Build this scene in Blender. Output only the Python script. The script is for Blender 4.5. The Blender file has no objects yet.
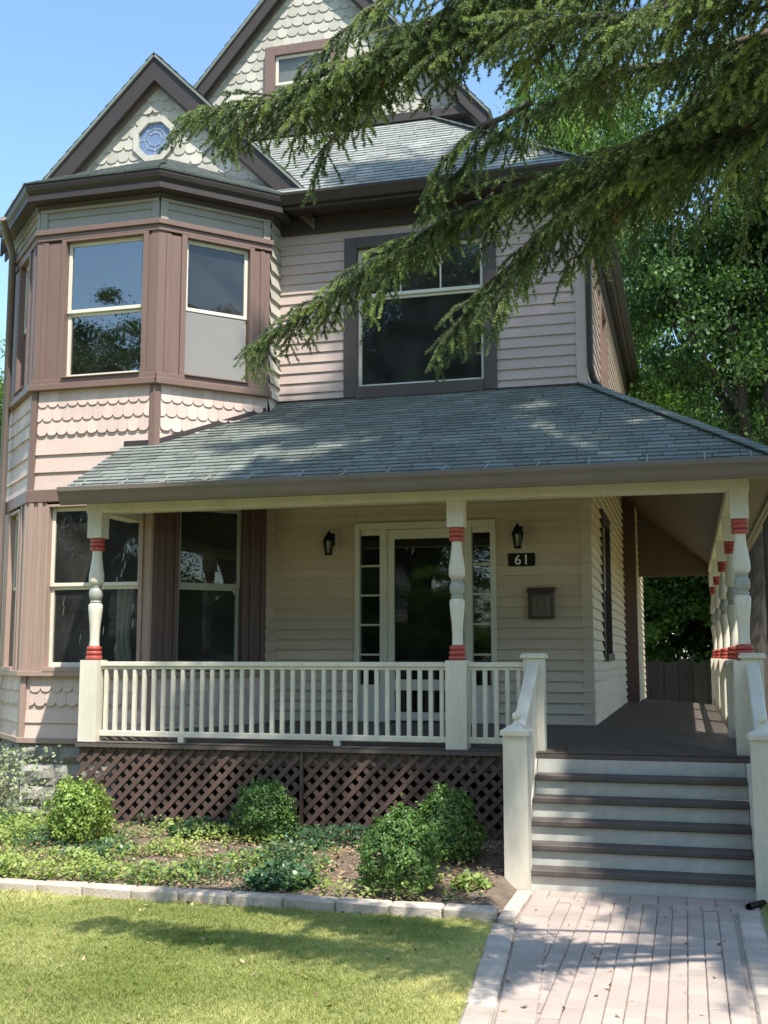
import bpy, bmesh, math, random
import numpy as np
from mathutils import Vector, Matrix
random.seed(7); RNG = np.random.default_rng(7)
sc = bpy.context.scene
COL = sc.collection
R = math.radians

# ------------------------------------------------------------------ materials
def mat(name, col, rough=.6, rnd=0., n=0., ns=3., n2=0., n2s=40., bump=0., bs=60., spec=.4, trans=0., col2=None, stretch=None, metal=0.):
    m = bpy.data.materials.new(name); m.use_nodes = True
    nt = m.node_tree; N = nt.nodes; L = nt.links
    b = N['Principled BSDF']; b.inputs['Roughness'].default_value = rough
    b.inputs['Specular IOR Level'].default_value = spec; b.inputs['Metallic'].default_value = metal
    tc = N.new('ShaderNodeTexCoord'); co = tc.outputs['Object']
    if stretch:
        mp = N.new('ShaderNodeMapping'); mp.inputs['Scale'].default_value = stretch
        L.new(co, mp.inputs['Vector']); co = mp.outputs['Vector']
    def noise(s, det=4):
        t = N.new('ShaderNodeTexNoise'); t.inputs['Scale'].default_value = s; t.inputs['Detail'].default_value = det
        L.new(co, t.inputs['Vector']); return t.outputs['Fac']
    def rng(src, a):
        r = N.new('ShaderNodeMapRange'); r.inputs['From Min'].default_value = .2 if a[2] else 0; r.inputs['From Max'].default_value = .8 if a[2] else 1
        r.inputs['To Min'].default_value = a[0]; r.inputs['To Max'].default_value = a[1]
        L.new(src, r.inputs['Value']); return r.outputs['Result']
    at = N.new('ShaderNodeAttribute'); at.attribute_name = 'rnd'
    if col2:
        mx = N.new('ShaderNodeMix'); mx.data_type = 'RGBA'
        mx.inputs[6].default_value = (*col, 1); mx.inputs[7].default_value = (*col2, 1)
        L.new(at.outputs['Fac'], mx.inputs[0]); base = mx.outputs[2]
    else:
        rgb = N.new('ShaderNodeRGB'); rgb.outputs[0].default_value = (*col, 1); base = rgb.outputs[0]
    fs = []
    if rnd: fs.append(rng(at.outputs['Fac'], (1-rnd, 1+rnd, 0)))
    if n: fs.append(rng(noise(ns), (1-n, 1+n, 1)))
    if n2: fs.append(rng(noise(n2s), (1-n2, 1+n2, 1)))
    for f in fs:
        v = N.new('ShaderNodeVectorMath'); v.operation = 'SCALE'
        L.new(base, v.inputs[0]); L.new(f, v.inputs['Scale']); base = v.outputs[0]
    L.new(base, b.inputs['Base Color'])
    if bump:
        bp = N.new('ShaderNodeBump'); bp.inputs['Strength'].default_value = bump; bp.inputs['Distance'].default_value = .02
        L.new(noise(bs, 5), bp.inputs['Height']); L.new(bp.outputs[0], b.inputs['Normal'])
    if trans:
        t = N.new('ShaderNodeBsdfTranslucent'); s = N.new('ShaderNodeMixShader'); s.inputs[0].default_value = trans
        v = N.new('ShaderNodeVectorMath'); v.operation = 'MULTIPLY'; v.inputs[1].default_value = (1.3, 1.5, .6)
        L.new(base, v.inputs[0]); L.new(v.outputs[0], t.inputs['Color'])
        L.new(b.outputs[0], s.inputs[1]); L.new(t.outputs[0], s.inputs[2]); L.new(s.outputs[0], N['Material Output'].inputs['Surface'])
    return m
def glass(name, ior=2.0, tint=.8, dust=.085, wob=.03):
    m = bpy.data.materials.new(name); m.use_nodes = True
    nt = m.node_tree; N = nt.nodes; L = nt.links
    N.remove(N['Principled BSDF'])
    g = N.new('ShaderNodeBsdfGlossy'); g.inputs['Roughness'].default_value = .012
    t = N.new('ShaderNodeBsdfTransparent'); t.inputs[0].default_value = (tint, tint*1.01, tint, 1)
    f = N.new('ShaderNodeFresnel'); f.inputs['IOR'].default_value = ior
    ge = N.new('ShaderNodeNewGeometry'); mm = N.new('ShaderNodeMath'); mm.operation = 'SUBTRACT'; mm.inputs[0].default_value = 1
    L.new(ge.outputs['Backfacing'], mm.inputs[1])
    mu = N.new('ShaderNodeMath'); mu.operation = 'MULTIPLY'; L.new(f.outputs[0], mu.inputs[0]); L.new(mm.outputs[0], mu.inputs[1])
    tc = N.new('ShaderNodeTexCoord'); no = N.new('ShaderNodeTexNoise'); no.inputs['Scale'].default_value = 2.2; no.inputs['Detail'].default_value = 1
    L.new(tc.outputs['Object'], no.inputs['Vector'])
    bp = N.new('ShaderNodeBump'); bp.inputs['Strength'].default_value = wob; bp.inputs['Distance'].default_value = .05
    L.new(no.outputs['Fac'], bp.inputs['Height']); L.new(bp.outputs[0], g.inputs['Normal'])
    s = N.new('ShaderNodeMixShader'); L.new(mu.outputs[0], s.inputs[0]); L.new(t.outputs[0], s.inputs[1]); L.new(g.outputs[0], s.inputs[2])
    df = N.new('ShaderNodeBsdfDiffuse'); df.inputs['Color'].default_value = (.42,.42,.40,1); s2 = N.new('ShaderNodeMixShader')
    dn = N.new('ShaderNodeTexNoise'); dn.inputs['Scale'].default_value = 3; dn.inputs['Detail'].default_value = 4; L.new(tc.outputs['Object'], dn.inputs['Vector'])
    dr = N.new('ShaderNodeMapRange'); dr.inputs['From Min'].default_value = .3; dr.inputs['From Max'].default_value = .75; dr.inputs['To Min'].default_value = dust*.2; dr.inputs['To Max'].default_value = dust
    L.new(dn.outputs['Fac'], dr.inputs['Value']); L.new(dr.outputs['Result'], s2.inputs[0]); L.new(s.outputs[0], s2.inputs[1]); L.new(df.outputs[0], s2.inputs[2])
    L.new(s2.outputs[0], N['Material Output'].inputs['Surface']); return m
def screen_mat(name, col, alpha):
    m = mat(name, col, .8, n=.06, ns=4); nt = m.node_tree; N = nt.nodes; L = nt.links
    t = N.new('ShaderNodeBsdfTransparent'); s = N.new('ShaderNodeMixShader'); s.inputs[0].default_value = alpha
    L.new(t.outputs[0], s.inputs[1]); L.new(N['Principled BSDF'].outputs[0], s.inputs[2]); L.new(s.outputs[0], N['Material Output'].inputs['Surface']); return m

M = {}
M['mauve'] = mat('mauve_siding', (.485,.375,.325), .55, rnd=.05, n=.10, ns=1.3, n2=.05, n2s=22, stretch=(1,1,6), bump=.03)
M['tan'] = mat('tan_siding', (.61,.50,.38), .5, rnd=.05, n=.08, ns=1.3, n2=.03, n2s=20)
M['pink'] = mat('pink_shingle_paint', (.60,.455,.385), .6, rnd=.12, n=.10, ns=2, n2=.07, n2s=30, bump=.08)
M['sage'] = mat('sage_grey_paint', (.30,.28,.24), .6, rnd=.06, n=.08, ns=2, n2=.06, n2s=30, bump=.05)
M['cream_sh'] = mat('cream_grey_shingle_paint', (.47,.44,.365), .65, rnd=.16, n=.12, ns=2, n2=.08, n2s=30, bump=.08)
M['brown'] = mat('rose_brown_trim', (.185,.118,.094), .5, n=.08, ns=2, n2=.06, n2s=25, stretch=(3,3,.6), bump=.04)
M['dark'] = mat('dark_brown_trim', (.046,.035,.031), .5, n=.12, ns=2, n2=.06, n2s=25, bump=.04)
M['umber'] = mat('umber_window_casing', (.085,.065,.053), .5, n=.12, ns=2, n2=.08, n2s=25, bump=.04)
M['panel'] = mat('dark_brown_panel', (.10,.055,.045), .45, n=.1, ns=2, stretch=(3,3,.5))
M['gutter'] = mat('taupe_gutter', (.17,.135,.115), .45, n=.1, ns=2, n2=.05, n2s=20)
M['cream'] = mat('cream_paint', (.66,.605,.495), .5, n=.11, ns=2.5, n2=.07, n2s=18, stretch=(1.5,1.5,.5), bump=.02)
M['white'] = mat('offwhite_paint', (.69,.65,.54), .4, n=.05, ns=2.5, n2=.04, n2s=20)
M['ballgrey'] = mat('grey_ball_paint', (.34,.34,.29), .45, n=.06, ns=4)
M['red'] = mat('brick_red_paint', (.40,.075,.055), .45, n=.12, ns=6, n2=.1, n2s=30)
M['deck'] = mat('brown_deck_paint', (.115,.092,.08), .55, rnd=.12, n=.15, ns=3, n2=.1, n2s=25, bump=.05)
M['tread'] = mat('dark_tread_paint', (.095,.08,.072), .6, n=.2, ns=3, n2=.15, n2s=20, bump=.05)
M['riser'] = mat('pale_riser_paint', (.51,.505,.46), .5, n=.12, ns=3, n2=.1, n2s=12)
M['lattice'] = mat('brown_lattice_paint', (.105,.066,.054), .6, rnd=.15, n=.15, ns=4, n2=.1, n2s=30, bump=.06)
M['void'] = mat('void_black', (.03,.025,.02), .95, n=.2, ns=3)  # near-black; behind the lattice it stands in for shade
M['roof'] = mat('slate_green_shingle', (.165,.18,.157), .85, rnd=.22, n=.16, ns=1.2, n2=.22, n2s=90, bump=.25, bs=160)
M['roof2'] = mat('weathered_grey_shingle', (.27,.28,.26), .85, rnd=.16, n=.14, ns=1.5, n2=.18, n2s=90, bump=.25, bs=160)
M['ceil'] = mat('brown_porch_ceiling', (.12,.085,.062), .6, n=.08, ns=2, n2=.05, n2s=12, stretch=(8,1,1))
M['stone'] = mat('foundation_stone', (.27,.255,.22), .9, rnd=.2, n=.25, ns=4, n2=.2, n2s=30, bump=.6, bs=25)
M['mortar'] = mat('mortar', (.3,.29,.26), .95, n=.15, ns=8, bump=.3, bs=50)
M['kerb'] = mat('cast_edging_stone', (.47,.395,.325), .9, rnd=.16, n=.2, ns=5, n2=.14, n2s=60, bump=.4, bs=90)
M['paver'] = mat('pink_grey_paver', (.41,.33,.28), .85, rnd=.07, n=.18, ns=2.2, n2=.12, n2s=70, bump=.25, bs=120)
M['joint'] = mat('paver_joint_sand', (.35,.29,.245), .95, n=.25, ns=12)
M['ground'] = mat('lawn_soil', (.21,.21,.075), .95, n=.35, ns=.9, n2=.3, n2s=9, bump=.3, bs=30)
M['mulch'] = mat('bark_mulch', (.16,.12,.085), .95, n=.35, ns=5, n2=.45, n2s=45, bump=1., bs=40)
M['glass'] = glass('window_glass', 1.72, .75, .07); M['glassup'] = glass('upper_window_glass', 3.2, .6, .02); M['glass2'] = glass('door_glass', 1.95, .5, .03, .012)
M['screen'] = screen_mat('pale_insect_screen', (.34,.325,.31), .66)
M['screen2'] = screen_mat('dark_insect_screen', (.10,.10,.10), .45)
M['inner'] = mat('interior_plaster', (.14,.13,.115), .9, n=.1, ns=1)
M['innerfloor'] = mat('interior_floor', (.10,.07,.045), .6, n=.2, ns=2, stretch=(1,8,1))
M['curtain'] = mat('lace_curtain', (.62,.6,.55), .9, n=.2, ns=14, trans=.3)
M['blue'] = mat('blue_grey_fabric', (.12,.16,.30), .9, n=.15, ns=5)
M['bluegl'] = mat('blue_leaded_glass', (.13,.19,.31), .12, rnd=.3, n=.15, ns=8, spec=.8)
M['lead'] = mat('white_leading', (.40,.41,.42), .5)
M['black'] = mat('black_metal', (.006,.006,.006), .5, n=.1, ns=8, spec=.25)
M['lampgl'] = mat('seeded_lamp_glass', (.05,.05,.05), .1, n=.2, ns=14, spec=.9)
M['bronze'] = mat('dark_bronze', (.075,.055,.045), .38, n=.2, ns=8, spec=.6, metal=.4)
M['bronze2'] = mat('light_bronze', (.16,.13,.11), .35, n=.15, ns=8, spec=.6, metal=.5)
M['num'] = mat('number_white', (.75,.75,.72), .4)
M['bark'] = mat('grey_brown_bark', (.055,.045,.038), .95, n=.3, ns=6, n2=.3, n2s=30, stretch=(1,1,.3), bump=1., bs=18)
M['twig'] = mat('spruce_twig_bark', (.13,.10,.075), .9, n=.2, ns=10)
M['needle'] = mat('spruce_needles', (.055,.100,.072), .55, rnd=.25, n=.25, ns=1.7, trans=.25, col2=(.28,.34,.14), spec=.25)
M['leafA'] = mat('maple_leaf', (.028,.068,.02), .5, rnd=.2, trans=.26, col2=(.085,.16,.04), spec=.3)
M['leafB'] = mat('bright_leaf', (.07,.13,.02), .5, rnd=.2, trans=.4, col2=(.14,.22,.045), spec=.3)
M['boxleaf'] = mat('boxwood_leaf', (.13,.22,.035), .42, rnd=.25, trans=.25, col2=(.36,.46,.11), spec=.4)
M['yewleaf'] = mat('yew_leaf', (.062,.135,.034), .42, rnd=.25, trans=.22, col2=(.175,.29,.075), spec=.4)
M['ivy'] = mat('groundcover_leaf', (.11,.20,.035), .45, rnd=.25, trans=.3, col2=(.31,.36,.10), spec=.4)
M['ivydark'] = mat('vinca_leaf', (.035,.09,.04), .4, rnd=.25, trans=.2, col2=(.10,.18,.07), spec=.45)
M['vine'] = mat('variegated_leaf', (.16,.21,.10), .5, rnd=.3, trans=.3, col2=(.40,.42,.26))
M['drylf'] = mat('dry_leaf', (.26,.15,.075), .8, rnd=.35, col2=(.40,.29,.17))
M['grass'] = mat('grass_blade', (.35,.40,.11), .5, rnd=.15, n=.10, ns=1.4, trans=.35, col2=(.66,.60,.33), spec=.3)
M['fence'] = mat('weathered_dark_fence', (.07,.055,.045), .85, rnd=.3, n=.2, ns=3)
M['nsiding'] = mat('pale_grey_siding', (.22,.225,.23), .7, n=.06, ns=2)
M['cable'] = mat('cable', (.2,.2,.2), .6)

# ------------------------------------------------------------------ mesh builder
WL = {}
class MB:
    def __init__(s): s.v = []; s.f = []; s.m = []; s.r = []; s.sm = []
    def face(s, pts, mi=0, r=None, smooth=False):
        b = len(s.v); s.v += [tuple(p) for p in pts]; s.f.append(tuple(range(b, b+len(pts)))); s.m.append(mi); s.r.append(random.random() if r is None else r); s.sm.append(smooth)
    def mesh(s, vs, fs, mi=0, r=None, smooth=False):
        b = len(s.v); s.v += [tuple(p) for p in vs]; r = random.random() if r is None else r
        for f in fs: s.f.append(tuple(i+b for i in f)); s.m.append(mi); s.r.append(r); s.sm.append(smooth)
    def prism(s, poly, ext, mi=0, r=None):
        n = len(poly); a = [Vector(p) for p in poly]; e = Vector(ext); b = [p+e for p in a]
        nrm = Vector((0,0,0))
        for i in range(n): nrm += a[i].cross(a[(i+1) % n])
        fs = [tuple(range(n)), tuple(range(2*n-1, n-1, -1))] + [(i, i+n, (i+1) % n+n, (i+1) % n) for i in range(n)]
        if nrm.dot(e) > 0: fs = [f[::-1] for f in fs]
        s.mesh(a+b, fs, mi, r)
    def box(s, x0, x1, y0, y1, z0, z1, mi=0, r=None):
        s.prism([(x0,y0,z0),(x1,y0,z0),(x1,y1,z0),(x0,y1,z0)], (0,0,z1-z0), mi, r)
    def bar(s, p, q, w, h, up=(0,0,1), mi=0, r=None):
        p, q = Vector(p), Vector(q); d = (q-p).normalized(); a = d.cross(Vector(up))
        if a.length < 1e-4: a = d.cross(Vector((1,0,0)))
        a.normalize(); b = a.cross(d); a *= w/2; b *= h/2
        s.prism([p-a-b, p+a-b, p+a+b, p-a+b], q-p, mi, r)
    def tube(s, pts, rad, seg=6, mi=0, r=None, cap=True):
        pts = [Vector(p) for p in pts]; n = len(pts)
        if not hasattr(rad, '__len__'): rad = [rad]*n
        vs = []; prev = None
        for i, p in enumerate(pts):
            d = (pts[min(i+1,n-1)]-pts[max(i-1,0)]).normalized()
            if prev is None:
                a = d.cross(Vector((0,0,1)));
                if a.length < 1e-3: a = d.cross(Vector((1,0,0)))
            else: a = prev - d*prev.dot(d)
            a.normalize(); prev = a; b = d.cross(a)
            for k in range(seg):
                t = 2*math.pi*k/seg; vs.append(p + (a*math.cos(t)+b*math.sin(t))*rad[i])
        fs = [(i*seg+k, i*seg+(k+1) % seg, (i+1)*seg+(k+1) % seg, (i+1)*seg+k) for i in range(n-1) for k in range(seg)]
        s.mesh(vs, fs, mi, r, True)
        if cap: s.mesh(vs[:seg], [tuple(range(seg))[::-1]], mi, r); s.mesh(vs[-seg:], [tuple(range(seg))], mi, r)
    def lathe(s, c, prof, seg=20, mi=0, r=None):
        vs = []; n = len(prof)
        for rr, z in prof:
            for k in range(seg):
                t = 2*math.pi*k/seg; vs.append((c[0]+rr*math.cos(t), c[1]+rr*math.sin(t), c[2]+z))
        fs = [(i*seg+k, i*seg+(k+1) % seg, (i+1)*seg+(k+1) % seg, (i+1)*seg+k) for i in range(n-1) for k in range(seg)]
        s.mesh(vs, fs, mi, r, True)
        s.mesh(vs[:seg], [tuple(range(seg))[::-1]], mi, r); s.mesh(vs[-seg:], [tuple(range(seg))], mi, r)
    def build(s, name, mats, parent=None, bevel=0, org=None):
        if not isinstance(mats, (list, tuple)): mats = [mats]
        v = np.array(s.v, dtype=np.float32)
        c = (v.min(0)+v.max(0))/2 if org is None else np.array(org, dtype=np.float32)
        me = bpy.data.meshes.new(name); me.from_pydata([tuple(p) for p in (v-c)], [], s.f)
        for m in mats: me.materials.append(m)
        me.polygons.foreach_set('material_index', s.m); me.polygons.foreach_set('use_smooth', s.sm)
        at = me.attributes.new('rnd', 'FLOAT', 'FACE'); at.data.foreach_set('value', s.r)
        if bevel:
            bm = bmesh.new(); bm.from_mesh(me); bmesh.ops.remove_doubles(bm, verts=bm.verts, dist=1e-5)
            es = [e for e in bm.edges if len(e.link_faces) == 2 and e.calc_face_angle(0) > .6]
            bmesh.ops.bevel(bm, geom=es, offset=bevel, segments=1, affect='EDGES', clamp_overlap=True)
            bm.to_mesh(me); bm.free()
        return link(name, me, parent, c)
def link(name, me, parent, c):
    o = bpy.data.objects.new(name, me); COL.objects.link(o); WL[o.name] = Vector([float(x) for x in c])
    if parent: o.parent = parent; o.location = WL[o.name]-WL[parent.name]
    else: o.location = WL[o.name]
    return o
def tag(o, label=None, cat=None, group=None, kind=None):
    if label: o['label'] = label
    if cat: o['category'] = cat
    if group: o['group'] = group
    if kind: o['kind'] = kind
    return o
def thing(name, loc, label, cat, group=None):
    o = bpy.data.objects.new(name, None); COL.objects.link(o); o.location = loc; o.empty_display_size = .2; WL[o.name] = Vector(loc)
    return tag(o, label, cat, group)
def clone(o, off=(0,0,0), parent=None):
    c = o.copy(); COL.objects.link(c); WL[c.name] = WL[o.name]+Vector(off)
    if parent: c.parent = parent; c.location = WL[c.name]-WL[parent.name]
    else: c.location = WL[c.name]
    for ch in list(o.children): clone(ch, off, c)
    return c
def npmesh(name, V, nper, rnd, mats, parent=None, mi=None, org=None, smooth=False):
    """V (nfaces*nper, 3): loose polygons with nper corners each"""
    V = np.asarray(V, dtype=np.float32).reshape(-1, 3); nf = len(V)//nper
    c = np.array([0,0,0], dtype=np.float32) if org is None else np.array(org, dtype=np.float32)
    me = bpy.data.meshes.new(name); me.vertices.add(len(V)); me.vertices.foreach_set('co', (V-c).ravel())
    me.loops.add(len(V)); me.loops.foreach_set('vertex_index', np.arange(len(V), dtype=np.int32))
    me.polygons.add(nf); me.polygons.foreach_set('loop_start', np.arange(nf, dtype=np.int32)*nper)
    if not isinstance(mats, (list, tuple)): mats = [mats]
    for m in mats: me.materials.append(m)
    if mi is not None: me.polygons.foreach_set('material_index', np.asarray(mi, dtype=np.int32))
    me.update(calc_edges=True)
    at = me.attributes.new('rnd', 'FLOAT', 'FACE'); at.data.foreach_set('value', np.asarray(rnd, dtype=np.float32))
    me.validate()
    return link(name, me, parent, c)

# ------------------------------------------------------------------ wall frames
class Fr:
    """a vertical wall plane: u along it, d outward, z up"""
    def __init__(s, p, q):
        s.p = Vector((p[0],p[1],0)); v = Vector((q[0]-p[0], q[1]-p[1], 0)); s.len = v.length; s.u = v.normalized(); s.n = Vector((s.u.y, -s.u.x, 0))
    def at(s, u, d, z): return s.p + s.u*u + s.n*d + Vector((0,0,z))
    def box(s, mb, u0, u1, d0, d1, z0, z1, mi=0, r=None):
        mb.prism([s.at(u0,d0,z0), s.at(u1,d0,z0), s.at(u1,d1,z0), s.at(u0,d1,z0)], (0,0,z1-z0), mi, r)
def clap(mb, F, u0, u1, z0, z1, course, ops=(), lip=.018, clip=None, mi=0):
    """sawtooth clapboards with openings; clip(zmid)->(ua,ub) narrows a row"""
    z = z0
    while z < z1-1e-4:
        ze = min(z+course, z1); r = random.random()
        cuts = sorted({z, ze} | {c for o in ops for c in (o[2], o[3]) if z < c < ze})
        for a, b in zip(cuts[:-1], cuts[1:]):
            sp = [(u0, u1)]
            if clip:
                ca, cb = clip((a+b)/2); sp = [(max(u0,ca), min(u1,cb))]
            for o in ops:
                if o[2] <= (a+b)/2 <= o[3]:
                    ns = []
                    for p, q in sp:
                        if o[1] <= p or o[0] >= q: ns.append((p,q)); continue
                        if o[0] > p: ns.append((p, o[0]))
                        if o[1] < q: ns.append((o[1], q))
                    sp = ns
            da = lip*(1-(a-z)/course)+.003; db = lip*(1-(b-z)/course)+.003
            bj = []
            for p, q in sp:
                while q-p > 1.6 and course < .13:
                    c_ = p+random.uniform(.7,2.4)
                    if q-c_ < .3: break
                    bj.append((p, c_-.0015)); p = c_+.0015
                bj.append((p, q))
            for p, q in bj:
                if q-p < .004: continue
                r = min(1, max(0, r+random.uniform(-.3,.3)))
                mb.face([F.at(p,da,a), F.at(q,da,a), F.at(q,db,b), F.at(p,db,b)], mi, r)
                if a == z: mb.face([F.at(p,.001,a), F.at(q,.001,a), F.at(q,da,a), F.at(p,da,a)], mi, r)
        z = ze
def scallop(mb, F, u0, u1, ztops, pitch, h, mi=0, clip=None, skip=None, d0=.004):
    """fish-scale shingles; each row hangs from ztop, its tips at ztop-h"""
    for ri, zt in enumerate(ztops):
        n = max(1, round((u1-u0)/pitch)); w = (u1-u0)/n; off = (ri % 2)*.5
        for k in range(-1, n+1):
            a = u0+(k+off)*w+.001; b = a+w-.002; a2, b2 = max(a,u0), min(b,u1)
            if clip:
                ca, cb = clip(zt-h*.6)
                a2, b2 = max(a2, ca), min(b2, cb)
            if b2-a2 < .02: continue
            cx = (a+b)/2; rad = (b-a)/2; jit = random.uniform(-.004,.004)
            if skip and skip(cx, zt-h*.5): continue
            pts = [(b2, zt), (a2, zt)]
            m = 9
            low = []
            for i in range(m):
                x = a2+(b2-a2)*i/(m-1); t = min(1, abs(x-cx)/rad)
                low.append((x, zt-h+jit+ (1-math.sqrt(max(0,1-t*t)))*rad*.62))
            pts += low
            r = random.random(); dn = .022
            poly = [F.at(x, d0+ (dn-.006)*min(1,(zt-z)/h), z) for x, z in pts]
            mb.prism(poly, F.n*.007, mi, r)

# ------------------------------------------------------------------ house root
HOUSE = thing('house', (-4.5, 12.3, 0), 'tall mauve and cream house with a bay tower, shingled gables and a wraparound porch', 'house')
def part(mb, name, m, parent=None, bevel=0): return mb.build(name, m, parent or HOUSE, bevel)

YW = 12.3; XR = -1.0
FW = Fr((-4.62,YW), (XR,YW))          # front wall
FS = Fr((XR,YW), (XR,22.))            # right side wall
BC = [(-8.02,11.95), (-7.07,11.0), (-5.57,11.0), (-4.62,11.95)]
FL, FF, FRr = Fr(BC[0],BC[1]), Fr(BC[1],BC[2]), Fr(BC[2],BC[3])
FRet = Fr(BC[3], (-4.62,YW)); FLret = Fr((-8.02,YW), BC[0])

def window(F, u0, u1, z0, z1, casing, cw=.11, cb=.09, ct=.12, rail=None, sash='white', top_m=(), low='glass', proud=.045, recess=.05, hood=False, glassmat='glass', upper='glass', lab=None):
    """u0..z1 = sash outer size. casing frame outside it"""
    mb = MB()
    for a, b, c, d in ((u0-cw, u0, z0-cb, z1+ct), (u1, u1+cw, z0-cb, z1+ct), (u0, u1, z1, z1+ct)):
        F.box(mb, a, b, -.10, proud, c, d)
    F.box(mb, u0, u1, -.10, proud+.03, z0-cb, z0)
    if hood: F.box(mb, u0-cw-.05, u1+cw+.05, 0, proud+.09, z1+ct, z1+ct+.05)
    # reveal
    w = part(mb, 'window', M[casing], bevel=.004)
    if lab: w['label'] = lab
    r = rail if rail else (z0+z1)/2
    s = MB(); t = .042
    dz = -recess
    for a, b, c, d, q in ((u0, u0+t, z0, r, dz-.03), (u1-t, u1, z0, r, dz-.03), (u0+t, u1-t, z0, z0+t*1.2, dz-.03), (u0+t, u1-t, r-.035, r, dz-.03)):
        F.box(s, a, b, q, q+.03, c, d)
    for a, b, c, d, q in ((u0, u0+t, r, z1, dz), (u1-t, u1, r, z1, dz), (u0+t, u1-t, z1-t, z1, dz), (u0+t, u1-t, r, r+.04, dz)):
        F.box(s, a, b, q, q+.03, c, d)
    for x in top_m: F.box(s, x-.009, x+.009, dz+.004, dz+.026, r+.04, z1-t)
    s.build('sash', M[sash], w, .003)
    for c, d, q, k in ((z0+t*1.2, r-.035, dz-.02, low), (r+.04, z1-t, dz+.008, upper)):
        g = MB(); F.box(g, u0+t, u1-t, q, q+.006, c, d); g.build('pane', M[glassmat], w)
        if k != 'glass':
            g = MB(); F.box(g, u0+t*.5, u1-t*.5, q+.024+(.024 if c < r else 0), q+.027+(.024 if c < r else 0), c-.02, d+.02); g.build('insect_screen', M[k], w)
    return w

# --- front wall: upper (mauve) and porch (tan)
upw = (.98, 2.49, 4.93, 6.62)          # sash of the big upper window in wall u (x+4.62)
upo = (upw[0]-.05, upw[1]+.05, upw[2]-.05, upw[3]+.05)
mb = MB(); clap(mb, FW, 0, FW.len-.0, 4.3, 7.12, .122, [upo]); part(mb, 'wall', M['mauve'])
dro = (.97, 2.60, 1.09, 3.33)
mb = MB(); clap(mb, FW, .0, FW.len, 1.09, 4.3, .115, [dro], lip=.034); part(mb, 'wall', M['tan'])
window(FW, *upw, 'umber', cw=.15, cb=.14, ct=.13, rail=6.03, top_m=(1.5, 1.98), recess=.06, lab='wide upper-storey window with a three-light top sash')
# corner boards
mb = MB(); FW.box(mb, FW.len-.09, FW.len+.028, 0, .03, 4.55, 7.1); FS.box(mb, 0, .09, 0, .026, 4.55, 7.1); part(mb, 'corner_board', M['mauve'], bevel=.003)
mb = MB(); FW.box(mb, FW.len-.09, FW.len+.028, 0, .03, 1.085, 4.4); FS.box(mb, 0, .09, 0, .026, 1.085, 4.4); part(mb, 'corner_board', M['tan'], bevel=.003)
# --- side wall
so = (1.55, 2.9, 1.75, 3.6); so2 = (2.35, 3.35, 5.0, 6.55)
mb = MB(); clap(mb, FS, 0, 9.7, 4.3, 7.12, .122, [so2]); part(mb, 'wall', M['mauve'])
mb = MB(); clap(mb, FS, 0, 6.55, 1.08, 4.3, .115, [(so[0]+.05, so[1]-.05, so[2]+.05, so[3]-.05)], lip=.034); part(mb, 'wall', M['tan'])
window(FS, so[0]+.1, so[1]-.1, so[2]+.1, so[3]-.1, 'dark', cw=.12)
window(FS, so2[0]+.05, so2[1]-.05, so2[2]+.05, so2[3]-.05, 'brown', cw=.13)
mb = MB()   # rear wing standing proud of the side wall, dark boarded entry
FS.box(mb, 6.55, 6.75, -.1, .22, 1.05, 4.6); part(mb, 'entry_panel', M['panel'], bevel=.004)
Fwg = Fr((-.80,19.05), (-.80,22.)); mb = MB(); clap(mb, Fwg, 0, 2.95, 1.05, 4.6, .115); part(mb, 'wall', M['tan'])
# rear and left walls
mb = MB()
for p, q in (((XR,22.), (-8.02,22.)), ((-8.02,22.), (-8.02,YW))):
    F = Fr(p, q); clap(mb, F, 0, F.len, .9, 7.12, .122)
part(mb, 'wall', M['mauve'])

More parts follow.
